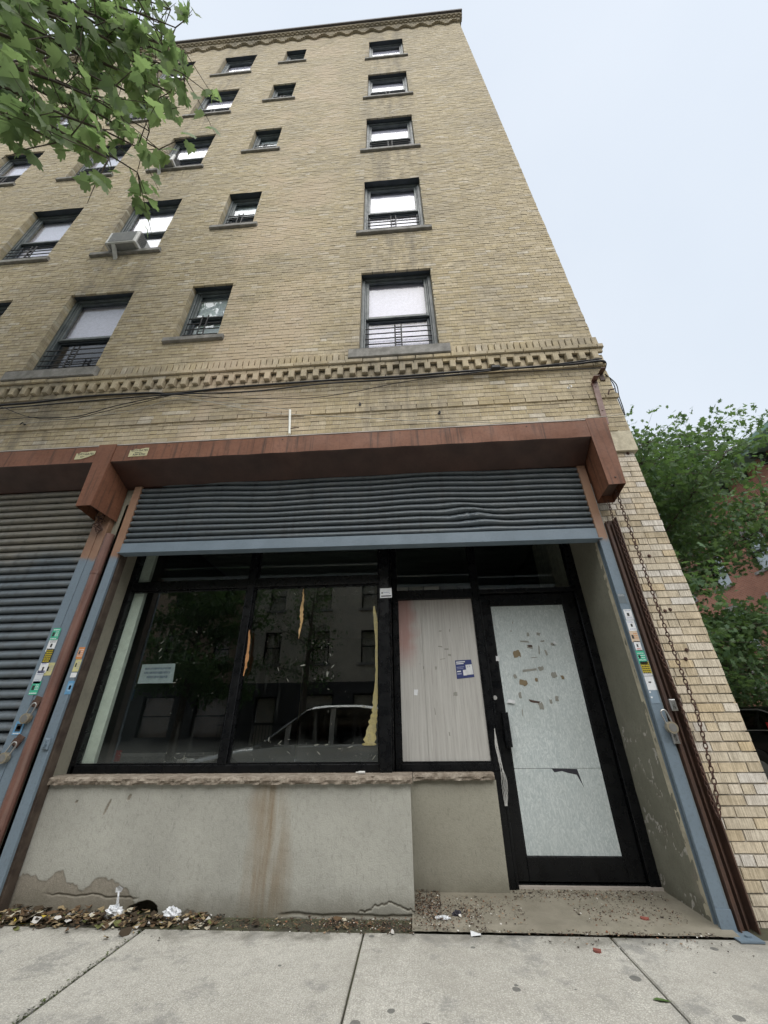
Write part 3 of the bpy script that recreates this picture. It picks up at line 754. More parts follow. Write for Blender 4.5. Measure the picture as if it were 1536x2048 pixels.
scraps(dl([(1060,1294,.07,.03),(1108,1350,.05,.05),(1082,1337,.05,.04),(1060,1340,.15,.02),(1048,1283,.09,.015),(1085,1282,.05,.016),(1078,1300,.015,.09),(1092,1305,.02,.06),(1040,1390,.03,.05),(1114,1397,.03,.045),(1102,1403,.025,.04),(1082,1412,.05,.06),(1030,1353,.03,.04),(1068,1315,.07,.008),(1056,1269,.025,.04),(1077,1268,.04,.03),(1025,1245,.01,.025),(1022,1262,.015,.015),(1105,1288,.03,.03),(1045,1425,.008,.06)]), .5570, M_tapeg, 'grey_tape_marks', door)
scraps(dl([(1070,1403,.12,.02),(1060,1292,.05,.02)]), .5560, M_brownsteel, 'tear_marks', door)
scraps(dl([(1022,1403,.08,.035),(994,1317,.03,.05),(1108,1286,.03,.03)]), .5440, M_paperw, 'torn_paper_remnant', door)
P_ = lambda px, py: W(px, py, .493)
def pl_(lst): return [(P_(px,py).x, P_(px,py).z, w_, h_) for (px,py,w_,h_) in lst]
scraps(pl_([(880,1262,.03,.012),(899,1261,.013,.025),(880,1293,.05,.012),(893,1298,.04,.015),(899,1310,.03,.02),(872,1336,.02,.03),(847,1335,.01,.03),(910,1388,.04,.035),(870,1422,.008,.06),(899,1468,.012,.03),(920,1255,.008,.008),(840,1328,.01,.01),(885,1318,.06,.006)]), .4930, M_tapeg, 'tape_marks', ply)
h = MB(); h.cbox(.712,.764,y0-.045,y0-.001,.845,1.090,.006); part2(h, 'pull_handle', M_black, door)
h = MB(); h.disc((.683,y0-.0005,1.200),(0,-1,0),.017,.010,20); part2(h, 'lock_cylinder', plain('bright_cylinder', (.75,.75,.74,1), .3, .5), door)
# wires hanging from the handle
def strand(pts, seed, amp=.004, n=26):
    r_ = random.Random(seed); out = []
    P = [Vector(p) for p in pts]
    for i in range(n+1):
        t = i/n*(len(P)-1); k = min(int(t), len(P)-2); q = P[k].lerp(P[k+1], t-k)
        out.append(q+Vector((r_.uniform(-amp,amp), r_.uniform(-amp,amp)*.4, 0)))
    return out
wl = MB()
Wd = lambda px, py, c=.462: W(px, py, c)
for i, (dx1, dx2) in enumerate(((-2,-2),(1,6),(3,2),(0,-5),(-1,4),(2,0))):
    pts = [Wd(989,1457), Wd(992+dx1,1490), Wd(1000+dx1,1525), Wd(1008+dx2,1560), Wd(1010+dx2*.9,1585), Wd(1012+dx2*.4,1612)]
    wl.tube(strand(pts, i, .0015), .0016, 5)
o = wl.build('hanging_strings', M_ivory); tag(origin_to(o, Wd(989,1457)), 'white frayed strings dangling from the black door handle', 'string')

# interior of the shop
it = MB(); it.quad((-2.70,.36,0),(1.6,.36,0),(1.6,7,0),(-2.70,7,0)); part(it, 'shop_floor', plain('dark_floor_tiles', (.05,.05,.055,1), .5))
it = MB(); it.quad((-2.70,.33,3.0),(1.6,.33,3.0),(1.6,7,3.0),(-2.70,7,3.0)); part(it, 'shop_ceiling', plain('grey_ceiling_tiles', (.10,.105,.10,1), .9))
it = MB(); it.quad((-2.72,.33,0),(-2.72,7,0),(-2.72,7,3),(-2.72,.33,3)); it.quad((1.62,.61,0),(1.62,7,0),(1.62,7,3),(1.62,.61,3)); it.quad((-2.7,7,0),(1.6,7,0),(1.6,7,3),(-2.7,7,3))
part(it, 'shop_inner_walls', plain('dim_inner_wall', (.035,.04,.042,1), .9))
it = MB(); it.box(-2.675,-2.515,.322,.36,.70,2.95); part(it, 'white_inner_jamb', M_white)
for i, (px, py, c, lb) in enumerate(((418,1369,3.6,'bright round lamp seen through the left pane of the shop window'),(423,1396,4.8,'small dimmer round lamp lower down behind the left shop pane'))):
    p = W(px, py, c); m_ = MB(); m_.disc((0,0,.02),(0,0,-1),.07,.02,20)
    e = empty('ceiling_lamp', lb, 'lamp', p, 'lamps inside the shop'); m_.build('lamp_diffuser', plain('lit_lamp', (.9,.95,1,1), .5, emit=2.2 if i == 0 else .9), e)
    m_ = MB(); m_.tube([(0,0,.02),(0,0,2.985-p.z)], .01, 6); m_.build('lamp_stem', M_cable, e)
# notice inside the window (its lettering faces away and reads mirrored, too faint to make out)
nb = empty('paper_notice', 'grey sheet of mirrored lettering taped inside the left shop window pane', 'notice', W(312,1347,.318))
c0 = W(312,1347,.318); q = [W(285,1329,.318)-c0, W(351,1327,.318)-c0, W(345,1366,.318)-c0, W(275,1367,.318)-c0]
m_ = MB(); m_.poly(q); m_.poly([p+Vector((0,.0012,0)) for p in q]); m_.build('sheet', plain('grey_notice_paper', (.36,.39,.43,1), .8), nb)  # sheet has one even grey tone
m_ = MB(); rr = random.Random(3)
for r_, (v, h_) in enumerate(((.24,.11),(.46,.13),(.68,.13))):
    u = .12 if r_ < 2 else .22
    while u < (.88 if r_ < 2 else .8):
        w_ = rr.uniform(.012,.03)
        def QQ(a, b): return q[0].lerp(q[1], a).lerp(q[3].lerp(q[2], a), b)+Vector((0,-.0012,0))
        m_.quad(QQ(u,v-h_/2), QQ(u+w_,v-h_/2), QQ(u+w_,v+h_/2*rr.uniform(.3,1)), QQ(u,v+h_/2)); u += w_+rr.uniform(.006,.014)
m_.build('lettering', plain('faded_blue_ink', (.12,.14,.22,1), .8), nb)

# torn tape hanging on the window
def ribbon(name, label, pts, widths, mat, y):
    m_ = MB(); L = []; Rr = []; r9 = random.Random(len(label)); P2 = []; W2 = []
    for i in range(len(pts)-1):
        for k in range(5):
            t = k/5; P2.append((pts[i][0]+(pts[i+1][0]-pts[i][0])*t+r9.uniform(-.7,.7), pts[i][1]+(pts[i+1][1]-pts[i][1])*t)); W2.append((widths[i]+(widths[i+1]-widths[i])*t)*r9.uniform(.65,1.3))
    pts = P2+[pts[-1]]; widths = W2+[widths[-1]]
    for i, ((px, py), w_) in enumerate(zip(pts, widths)):
        a = W(px-w_/2, py, y-.003*math.sin(i*.6)); b_ = W(px+w_/2, py, y-.004*math.cos(i*.5)-.002); L.append(a); Rr.append(b_)
    vs = L+Rr; n = len(L)
    m_.add(vs, [(i, n+i, n+i+1, i+1) for i in range(n-1)])
    m_.add([v+Vector((0,.0012,0)) for v in vs], [(i, n+i, n+i+1, i+1) for i in range(n-1)])
    o = m_.build(name, mat); tag(origin_to(o, L[0]), label, 'tape', 'torn strips of tape on the shop window'); return o
M_or = plain('orange_tape', (.42,.21,.085,1), .6); M_or2 = plain('pale_orange_tape', (.52,.35,.16,1), .6)
M_yel = generic('dirty_yellow_tape', (.40,.34,.14,1), (.30,.27,.15,1), .5, 0, scale=30, fine=90, bump=.2, dirt=.6)
ribbon('tape_strip', 'pale orange torn tape strip hanging down the middle of the right shop pane', [(607,1178),(606,1200),(603,1225),(603,1245),(599,1262),(597,1277)], [1.5,4,6,4.5,3.5,.8], M_or2, .296)
ribbon('tape_strip', 'deeper orange tape strip beside the middle mullion of the shop window', [(499,1260),(498,1285),(495,1310),(491,1335),(487,1352)], [2.5,4,6,5,1.5], M_or, .256)
ribbon('tape_strip', 'long yellowed tape running down the right edge of the right shop pane', [(748,1212),(752,1250),(754,1300),(754,1350),(751,1400),(749,1425),(744,1455),(739,1485),(738,1491)], [4,7,6,8,10,12,18,24,21], M_yel, .296)
sm = MB(); rr = random.Random(9)
for (cx, cy, n, sx_, sy_) in ((300,1290,16,60,55),(390,1290,16,55,40),(400,1390,12,60,40),(600,1300,24,70,90),(700,1185,22,50,6),(690,1390,10,40,60),(620,1500,40,130,22),(330,1515,24,110,10),(560,1185,8,60,5),(650,1310,16,20,50)):
    for _ in range(n):
        px, py = cx+rr.uniform(-sx_,sx_), cy+rr.uniform(-sy_,sy_)
        if px < 300-(py-1290)*.45+0 or 430 < px < 470 + 0*py and py > 1330 and px < 470: pass
        p = W(px, py, .2995)
        if not (-2.42 < p.x < -1.52 or -1.40 < p.x < -.30) or not (.77 < p.z < 2.12): continue
        s_ = rr.uniform(.002,.007)*(2.4 if rr.random() < .2 else 1); a = rr.uniform(0,3.1); k = rr.uniform(.15,.4)
        pts = [(p.x+(s_*1.5*math.cos(t)*math.cos(a)-s_*k*math.sin(t)*math.sin(a)), .2995, p.z+(s_*1.5*math.cos(t)*math.sin(a)+s_*k*math.sin(t)*math.cos(a))) for t in (0,1.2,2.3,3.4,4.6,5.5)]
        sm.poly(pts)
part2(sm, 'adhesive_remnants', plain('old_adhesive', (.22,.23,.20,1), .8), sw)['kind'] = 'stuff'
for k, (px, py, w_, h_, c) in enumerate(((352,1187,60,3,(.38,.38,.18,1)),(700,1175,70,3,(.42,.25,.13,1)),(271,1173,14,8,(.25,.38,.42,1)))): pass

# small signs and flyer
def card(name, label, cat, quadpx, y, mat, marks=(), group=None, thick=.0015, textlines=()):
    P = [W(px, py, y) for (px, py) in quadpx]; c0 = sum(P, Vector())/4
    e = empty(name, label, cat, c0, group)
    m_ = MB(); f_ = [p-c0 for p in P]
    m_.add([p for p in f_]+[p+Vector((0,thick,0)) for p in f_], [(0,1,2,3),(7,6,5,4),(0,4,5,1),(1,5,6,2),(2,6,7,3),(3,7,4,0)])
    m_.build('sheet', mat, e)
    groups = {}
    for (u0,v0,u1,v1,mm) in marks: groups.setdefault(mm.name, (mm, []))[1].append((u0,v0,u1,v1))
    Q = lambda a, b: f_[0].lerp(f_[1], a).lerp(f_[3].lerp(f_[2], a), b)+Vector((0,-.0008,0))
    for nm, (mm, L) in groups.items():
        m2 = MB()
        for (u0,v0,u1,v1) in L: m2.quad(Q(u0,v0),Q(u1,v0),Q(u1,v1),Q(u0,v1))
        m2.build('print', mm, e)
    for (txt, uc, vc, size, mm) in textlines:
        m2 = MB(); ux = (f_[1]-f_[0]).normalized(); uz = (f_[0]-f_[3]).normalized(); cc = Q(uc, vc)
        text_into(m2, txt, size, lambda a, b, c: cc+ux*a+uz*b+Vector((0,-.0006-c,0))); m2.build('lettering', mm, e, fix=False)
    return e
def bars(n, u0=.12, u1=.88, v0=.1, v1=.9, mm=None, seed=0, fill=.5):
    r_ = random.Random(seed); out = []; h_ = (v1-v0)/n
    for i in range(n):
        u = u0
        while u < u1-.05:
            w_ = r_.uniform(.08,.22); out.append((u, v0+i*h_, min(u+w_,u1), v0+(i+fill)*h_, mm)); u += w_+.05
    return out
M_navy = plain('navy_print', (.035,.05,.17,1), .5); M_lav = plain('faint_print', (.28,.30,.45,1), .7)
card('flyer', 'small navy blue flyer with a white drawing stuck on the plywood panel', 'flyer', [(910,1321),(942,1319),(949,1354),(914,1358)], .492, M_navy,
     [(.6,.28,.98,.84,M_paperw),(.4,.55,.61,.86,M_paperw),(.05,.07,.6,.13,M_paperw),(.05,.17,.5,.22,M_paperw),(.05,.58,.28,.64,M_paperw),(.05,.70,.3,.78,M_lav),(.05,.36,.5,.40,M_lav),(.05,.45,.45,.48,M_lav),(.68,.36,.72,.44,M_lav),(.8,.34,.86,.42,M_lav),(.88,.74,.93,.8,M_lav)])
card('alarm_sticker', 'white alarm notice sticker high on the black pilaster beside the shop window', 'sticker', [(760,1177),(783,1176),(784,1195),(760,1196)], .2335, M_paperw,
     [(.12,.42,.24,.55,M_ink),(.3,.42,.75,.47,M_lav),(.1,.76,.95,.88,M_ink),(.8,.5,.86,.58,M_lav)], 'stickers')
card('paper_scrap', 'tiny white torn tag on the lower left of the plywood panel', 'paper scrap', [(828,1379),(836,1379),(835,1391),(828,1390)], .492, M_paperw)

# ------------------------------------------------------------------ roller shutters
def curtain(x0, x1, z0, z1, yc, pitch, nx, dent=None, drop=0.0):
    m_ = MB(); prof = [(0,0.040),(.055,.030),(.07,-.004),(.12,-.016),(.22,-.022),(.38,-.023),(.56,-.016),(.75,-.004),(.92,.010),(.96,.036)]
    rows = []; n = int(round((z1-z0)/pitch)); 
    for k in range(n):
        for (t, y) in prof: rows.append((z0+(k+t)*pitch, y))
    rows.append((z0+n*pitch, .01))
    vs = []
    for (z, y) in rows:
        for i in range(nx+1):
            x = x0+(x1-x0)*i/nx; dy = dz = 0
            if dent: dy, dz = dent(x, z)
            vs.append((x, yc+y+dy, z+dz+drop*(i/nx-.5)))
    m_.add(vs, [(j*(nx+1)+i, j*(nx+1)+i+1, (j+1)*(nx+1)+i+1, (j+1)*(nx+1)+i) for j in range(len(rows)-1) for i in range(nx)])
    return m_
def dent(x, z):
    a = math.exp(-((x-.62)/.42)**2-((z-2.66)/.14)**2); b = math.exp(-((x+.05)/.25)**2-((z-2.72)/.2)**2)
    wv = .012*math.sin(x*2.3+1)+.006*math.sin(x*6)
    crk = .012*math.exp(-((z-2.64)/.05)**2)*math.exp(-((x-.6)/.25)**2)*N(x, z, 1, 22)
    return (-.022*a - .010*b + .010*math.sin(x*14+z*20)*a + crk*1.6, (.010*math.sin(x*9+z*8)*a + wv*sst(2.5,2.9,z)*.9))
s1 = empty('roller_shutter', 'partly raised slate blue roller shutter with brown hood over the shop door and window', 'roller shutter', (-.5,-.05,0), 'roller shutters')
inv1 = Matrix.Translation((.5,.05,0))
def sp(mb, name, mat, par, inv, label=None, smooth=False, fix=True):
    o = mb.build(name, mat, None, smooth, fix); o.parent = par; o.matrix_parent_inverse = inv
    if label: o['label'] = label
    return o
sp(curtain(-2.60, 1.625, 2.475, 3.14, -.030, .0605, 260, dent, -.03), 'curtain', M_slat, s1, inv1, smooth=True)
m_ = MB()
m_.add([(-2.60,-.058,2.385),(1.63,-.058,2.352),(1.63,-.058,2.452),(-2.60,-.058,2.480),(-2.60,-.020,2.385),(1.63,-.020,2.352),(1.63,-.020,2.452),(-2.60,-.020,2.480)],
       [(0,1,2,3),(0,4,5,1),(3,2,6,7),(4,7,6,5),(0,3,7,4),(1,5,6,2)])
m_.add([(-2.60,-.078,2.385),(1.63,-.078,2.352),(1.63,.012,2.352),(-2.60,.012,2.385),(-2.60,-.078,2.380),(1.63,-.078,2.347),(1.63,.012,2.347),(-2.60,.012,2.380)],
       [(0,1,2,3),(7,6,5,4),(0,4,5,1),(3,2,6,7),(0,3,7,4),(1,5,6,2)])
sp(m_, 'bottom_bar', M_blue, s1, inv1)
def guide(x0, x1, z1, par, inv, dirn, foot=True):
    m_ = MB()
    m_.cbox(x0, x1, -.062, -.054, -.0, z1, .002)
    if dirn > 0: m_.box(x1-.006, x1, -.054, .0, 0, z1); m_.box(x0, x0+.004, -.054, -.040, 0, z1)
    else: m_.box(x0, x0+.006, -.054, .0, 0, z1); m_.box(x1-.004, x1, -.054, -.040, 0, z1)
    m_.box(x0, x1, -.012, -.002, 0, z1)
    if foot: m_.box(x0-.004, x1+.004, -.068, -.0625, .0, .10)
    return sp(m_, 'guide_rail', M_guide, par, inv)
guide(1.607, 1.680, 3.1, s1, inv1, 1)
guide(-2.665, -2.592, 3.1, s1, inv1, -1, False)
m_ = MB(); m_.box(1.625,1.745,-.17,-.05,.003,.010); m_.disc((1.70,-.12,.010),(0,0,1),.016,.008,8); sp(m_, 'foot_plate', M_blue, s1, inv1)
m_ = MB(); m_.box(1.683,1.690,-.05,-.001,.0,2.9); sp(m_, 'guide_edge', plain('worn_grey_steel', (.25,.28,.28,1), .5), s1, inv1)
def hood(x0, x1, par, inv, wav=0):
    m_ = MB(); n = 40; F = []
    for i in range(n+1):
        x = x0+(x1-x0)*i/n; s_ = .003*math.sin(i*1.7)*wav
        F.append([(x,.0,3.44),(x,-.300+s_,3.43),(x,-.300+s_,3.243),(x,-.285,3.232),(x,-.13,3.150),(x,-.045,3.105),(x,.0,3.10)])
    k = len(F[0]); vs = [p for r_ in F for p in r_]
    fs = [(i*k+j, i*k+j+1, (i+1)*k+j+1, (i+1)*k+j) for i in range(n) for j in range(2)]
    m_.add(vs, fs+[tuple(range(k))[::-1], tuple(n*k+j for j in range(k))])
    sp(m_, 'hood_front', M_rustbox, par, inv)
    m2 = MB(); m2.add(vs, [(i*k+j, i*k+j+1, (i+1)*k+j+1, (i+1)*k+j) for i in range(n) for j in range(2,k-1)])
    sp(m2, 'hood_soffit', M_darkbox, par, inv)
    m3 = MB()
    for x in (x0+(x1-x0)*q for q in (.12,.37,.62,.88)): m3.disc((x,-.3005,3.40),(0,-1,0),.006,.003,8)
    sp(m3, 'hood_rivets', M_brownsteel, par, inv)
hood(-2.80, 1.685, s1, inv1, 1)
m_ = MB()   # chain case hanging at the right end
m_.add([(1.687,-.302,3.455),(1.872,-.302,3.455),(1.832,-.300,2.735),(1.693,-.300,2.730),(1.687,-.01,3.455),(1.872,-.01,3.455),(1.86,-.01,2.72),(1.706,-.01,2.715)],
       [(0,1,2,3),(1,5,6,2),(0,3,7,4),(0,4,5,1),(4,7,6,5)])
sp(m_, 'chain_case', M_rustbox, s1, inv1)
m_ = MB(); m_.add([(1.70,-.29,2.79),(1.826,-.29,2.79),(1.85,-.012,2.79),(1.71,-.012,2.79)], [(0,1,2,3)]); m_.disc((1.765,-.301,2.80),(0,-1,0),.008,.004,8)
sp(m_, 'case_underside', M_brownsteel, s1, inv1)
s2 = empty('roller_shutter', 'fully lowered grey roller shutter with brown hood at the left edge', 'roller shutter', (-4.6,-.05,0), 'roller shutters')
inv2 = Matrix.Translation((4.6,.05,0))
sp(curtain(-7.4, -2.915, .03, 3.12, -.032, .0735, 60, lambda x, z: (.003*N(x,z,4,1.1), .004*math.sin(x*1.7))), 'curtain', M_slat2, s2, inv2, smooth=True)
m_ = MB(); m_.cbox(-2.948,-2.872,-.062,-.054,0,2.95,.002); m_.cbox(-2.870,-2.797,-.058,-.050,0,2.95,.002); m_.box(-2.874,-2.868,-.054,0,0,2.95); m_.box(-2.803,-2.797,-.050,0,0,2.95)
sp(m_, 'guide_rail', M_guide, s2, inv2)
hood(-7.4, -2.97, s2, inv2)
m_ = MB(); m_.box(-7.35,-2.97,-.06,-.02,.0,.03); sp(m_, 'bottom_bar', M_blue, s2, inv2)
m_ = MB(); m_.add([(-2.985,-.304,3.452),(-2.806,-.304,3.452),(-2.815,-.304,2.755),(-2.958,-.304,2.755),(-2.985,-.01,3.452),(-2.780,-.01,3.452),(-2.770,-.01,2.735),(-2.965,-.01,2.735)],
      [(0,1,2,3),(1,5,6,2),(0,3,7,4),(0,4,5,1)])
sp(m_, 'chain_case', M_rustbox, s2, inv2)
m_ = MB(); m_.add([(-2.955,-.29,2.83),(-2.818,-.29,2.83),(-2.775,-.012,2.83),(-2.96,-.012,2.83)], [(0,1,2,3)]); sp(m_, 'case_underside', M_brownsteel, s2, inv2)
# loose parts under the left case
m_ = MB(); rr = random.Random(4)
p0 = Vector((-2.86,-.10,2.78))
for k in range(5):
    pts = [p0+Vector((rr.uniform(-.03,.05), rr.uniform(-.05,.03), -.03*j-rr.uniform(0,.02))) for j in range(7)]
    m_.tube(pts, .005, 5)
sp(m_, 'tangled_chain', M_chain, s2, inv2)
# caulk line above the hood
m_ = MB(); x = XL+9
m_.box(-7.4,1.69,-.30,.02,3.441,3.449); m_.box(-7.4,1.69,-.012,.02,3.449,3.475)
part(m_, 'caulk_line', plain('white_caulk', (.55,.52,.48,1), .8))

# pipe between the shutters, steel angles at the right
m_ = MB(); m_.tube([(-2.747,-.052,2.58),(-2.747,-.052,2.205)], .037, 8); m_.tube([(-2.750,-.052,2.20),(-2.750,-.052,-.01)], .038, 12)
m_.tube([(-2.750,-.052,2.218),(-2.750,-.052,2.19)], .042, 12)
o = m_.build('pipe', M_pipe); origin_to(o, (-2.76,-.05,0)); tag(o, 'brown painted pipe standing between the two roller shutters', 'pipe')
m_ = MB(); m_.box(-2.80,-2.70,-.098,-.094,.42,.435); m_.box(-2.80,-2.70,-.098,-.094,.28,.295)
tag(origin_to(m_.build('pipe_strap', M_chain), (-2.76,-.1,.3)), 'rusty straps round the foot of the brown pipe', 'strap')
m_ = MB(); m_.box(1.697,1.740,-.035,.030,-.0,2.50); m_.box(1.697,1.703,-.075,-.035,0,2.50)
o = m_.build('steel_angle', M_brownsteel); origin_to(o, (1.72,0,0)); tag(o, 'narrow dark brown steel angle just right of the blue guide rail', 'steel angle', 'steel angles')
m_ = MB(); m_.box(1.762,1.800,.012,.030,-.0,2.55); m_.box(1.800,1.808,-.055,.030,0,2.55); m_.box(1.762,1.768,-.03,.012,0,2.50)
o = m_.build('steel_angle', M_brownsteel); origin_to(o, (1.79,0,0)); tag(o, 'wide brown steel channel on the brick pier behind the rusty chains', 'steel angle', 'steel angles')
# chains
def chain(P, link=.046, seed=0, wr=.0042):
    m_ = MB(); P = [Vector(p) for p in P]; cum = [0]
    for a, b in zip(P, P[1:]): cum.append(cum[-1]+(b-a).length)
    n = int(cum[-1]/(link*.80)); r_ = random.Random(seed)
    for i in range(n):
        s_ = cum[-1]*(i+.5)/n; k = max(q for q in range(len(P)-1) if cum[q] <= s_); p0, p1 = P[k], P[k+1]
        c = p0.lerp(p1, (s_-cum[k])/(cum[k+1]-cum[k])); ang = (R(90) if i%2 else 0)+R(40)+r_.uniform(-.25,.25)
        dr = (p1-p0).normalized(); a = Vector((math.cos(ang), math.sin(ang), 0)); pts = []
        for k in range(11):
            th = 2*math.pi*k/10; pts.append(c+dr*(math.cos(th)*link/2)+a*(math.sin(th)*link*.27))
        m_.tube(pts, wr, 5, cap=False)
    return m_
e = chain([W(x,y,-.16) for x,y in ((1232,980),(1249,1030),(1265,1072),(1304,1182),(1339,1280),(1394,1424),(1427,1557),(1440,1632))], link=.038, seed=1, wr=.0038)
o = e.build('chain', M_chain, None, True); tag(origin_to(o, W(1232,980,-.16)), 'thicker rusty chain strand hanging in front of the combed bricks', 'chain', 'rusty shutter chains')
e = chain([W(x,y,-.13) for x,y in ((1216,1000),(1224,1030),(1253,1112),(1292,1225),(1320,1307),(1359,1400),(1409,1557),(1430,1622))], link=.030, seed=2, wr=.0032)
a, b_ = W(1430,1622,-.13), W(1440,1632,-.16)
e.tube([a, (a+b_)/2-Vector((0,0,.03)), b_], .005, 6)
o = e.build('chain', M_chain, None, True); tag(origin_to(o, W(1214,1000,-.12)), 'thinner rusty chain strand hanging over the brown steel channel', 'chain', 'rusty shutter chains')

# padlocks
def padlock(loc, label, tilt=0, hasp=True, s=1.0):
    e = empty('padlock', label, 'padlock', loc, 'padlocks on the guide rails'); e.rotation_euler = (0, tilt, 0); e.scale = (s,s,s)
    b = MB(); b.disc((0,.016,0),(0,-1,0),.034,.032,24); o = b.build('lock_body', M_brass, e)
    b = MB(); b.disc((0,-.0165,0),(0,-1,0),.024,.0015,20); b.build('lock_face', M_steel, e)
    b = MB(); pts = [(-.02,0,.025),(-.02,0,.085)]+[(.02*math.cos(math.pi-t*math.pi/6), 0, .085+.02*math.sin(t*math.pi/6)) for t in range(1,6)]+[(.02,0,.085),(.02,0,.025)]
    b.tube(pts, .005, 8); b.build('shackle', M_steel, e)
    if hasp:
        b = MB(); b.cbox(-.03,.03,.006,.012,.075,.15,.002); b.box(-.03,.03,-.001,.004,.085,.12); b.build('hasp', M_brownsteel, e)
    return e
padlock(W(52,1437,-.085), 'round brass padlock hanging from the rusty hasp beside the left shutter', R(14))
padlock(W(8,1516,-.085), 'lower brass padlock cut off by the left edge, under a rusty hook', R(24))
padlock(W(1343,1455,-.10), 'pale padlock on a long shackle on the right guide rail', R(-12), False)
for (px, py, lb) in ((94,1488,'blue grey painted hasp bump low on the guide rail left of the window'),(1346,1410,'steel hasp plate above the pale padlock on the right guide rail'),(1350,1475,'steel staple plate below the pale padlock on the right guide rail')):
    p = W(px, py, -.07); m_ = MB(); m_.cbox(-.02,.02,-.012,.006,-.035,.035,.006); m_.disc((0,-.012,0),(0,-1,0),.010,.010,10)
    m_.box(-.004,.004,-.028,-.012,-.018,.018)
    o = m_.build('hasp', M_blue if px < 500 else M_steel); o.location = p; tag(o, lb, 'hasp', 'hasps')

# ------------------------------------------------------------------ stickers on the guide rails
def rail_sticker(label, cx, cy, hw, hh, y, color, marks, kind='sticker', tilt=None, xr=None):
    hw *= 1.12; hh *= 1.3
    c0 = W(cx, cy, y); x0, x1 = c0.x-hw, c0.x+hw
    e = empty('sticker', label, 'sticker', c0, 'stickers on the guide rails')
    m_ = MB(); m_.box(-hw, hw, -.0006, .0006, -hh, hh); m_.build('sheet', color, e)
    gr = {}
    for (u0,v0,u1,v1,mm) in marks: gr.setdefault(mm.name, (mm, []))[1].append((u0,v0,u1,v1))
    for nm, (mm, L) in gr.items():
        m2 = MB()
        for (u0,v0,u1,v1) in L: m2.box(-hw+2*hw*u0, -hw+2*hw*u1, -.0012, -.0007, hh-2*hh*v1, hh-2*hh*v0)
        m2.build('print', mm, e)
    return e
C_green = plain('mint_green_sticker', (.06,.42,.27,1), .5); C_yel = plain('yellow_sticker', (.50,.40,.03,1), .5)
C_pale = plain('pale_yellow_sticker', (.55,.52,.26,1), .5); C_or = plain('orange_sticker', (.60,.24,.08,1), .5)
C_blue = plain('sky_blue_sticker', (.12,.30,.50,1), .5); C_beige = plain('faded_orange_sticker', (.60,.48,.36,1), .5)
C_ghost = plain('grey_sticker_residue', (.14,.17,.19,1), .6); C_dk = plain('black_sticker', (.03,.03,.03,1), .5)
YL = -.0635
S = lambda *a, **k: rail_sticker(*a, **k)
S('mint green sticker with dark square, topmost of the row beside the left shutter', 111,1268,.030,.036,YL, C_green, [(.12,.35,.42,.7,C_dk)]+bars(4,.5,.92,.3,.75,M_paperw,1,.4)+bars(1,.1,.9,.1,.2,M_paperw,2,.8)+bars(1,.1,.9,.85,.95,M_paperw,3,.8))
S('white sticker with small dark square under the topmost mint green one', 103,1291,.030,.036,YL, M_paperw, [(.36,.35,.6,.65,C_dk)]+bars(2,.15,.9,.08,.3,M_ink,4,.4)+bars(2,.1,.9,.75,.95,M_ink,5,.35))
S('black and yellow striped text sticker beside the left shutter', 96,1312,.029,.040,YL, C_dk, bars(6,.08,.92,.05,.97,C_yel,6,.65))
S('torn white sticker with a dark triangle beside the left shutter', 87,1335,.030,.030,YL, M_paperw, [(.4,.45,.6,.8,C_dk),(.1,.1,.7,.18,M_lav),(.1,.82,.9,.9,M_lav)])
S('faded white sticker between the torn one and the lower green one', 77,1354,.029,.036,YL, plain('faded_white', (.58,.62,.66,1),.6), bars(3,.2,.9,.05,.4,M_lav,7,.35)+bars(2,.2,.8,.7,.9,M_lav,8,.3))
S('green sticker just above the upper padlock of the left shutter', 70,1376,.030,.036,YL, C_green, [(.12,.3,.42,.65,C_dk)]+bars(4,.5,.92,.25,.7,M_paperw,9,.4)+bars(1,.05,.9,.85,.95,M_paperw,10,.8))
S('blue framed sticker below the upper padlock of the left shutter', 37,1456,.030,.034,YL, C_blue, [(.2,.2,.8,.75,C_dk),(.3,.35,.75,.6,M_lav)]+bars(1,.1,.9,.85,.95,M_paperw,11,.8))
S('pale yellow sticker on the rail seam next to the brown pipe', 99,1338,.026,.036,-.0595, C_pale, [(.15,.3,.4,.65,C_dk)]+bars(4,.45,.92,.25,.75,M_lav,12,.35))
S('orange sticker on the guide rail left of the shop window', 161,1306,.022,.034,YL, C_or, [(.2,.3,.45,.6,C_dk)]+bars(4,.1,.92,.2,.9,M_paperw,13,.35))
S('pale yellow sticker directly under the orange one', 154,1331,.022,.034,YL, C_pale, [(.2,.3,.42,.62,C_dk)]+bars(4,.5,.92,.2,.85,M_lav,14,.35))
S('small blank white sticker between the yellow and blue ones left of the window', 147,1350,.021,.013,YL, M_paperw, [])
S('blue framed sticker low on the guide rail left of the window', 139,1375,.022,.036,YL, C_blue, [(.25,.2,.85,.78,plain('light_blue_panel',(.25,.42,.6,1),.5)),(.4,.35,.75,.65,M_lav)])
S('ghost of a worn grey sticker, highest on the right guide rail', 1244,1197,.024,.028,YL, C_ghost, bars(3,.1,.9,.05,.3,M_paperw,15,.25))
S('white notice sticker, first below the worn grey ghost on the right rail', 1257,1229,.025,.030,YL, M_paperw, [(.3,.35,.6,.65,C_dk)]+bars(1,.15,.9,.1,.2,M_lav,16,.6)+bars(2,.15,.9,.75,.92,M_lav,17,.4))
S('second white notice sticker on the right rail, above the faded orange one', 1263,1251,.025,.030,YL, M_paperw, [(.4,.35,.65,.62,C_dk)]+bars(2,.1,.8,.1,.3,M_lav,18,.4)+bars(1,.15,.9,.8,.9,M_lav,19,.6))
S('faded orange and white sticker on the right guide rail', 1269,1273,.025,.030,YL, C_beige, [(.15,.35,.4,.7,C_dk)]+bars(3,.45,.92,.2,.8,C_or,20,.35))
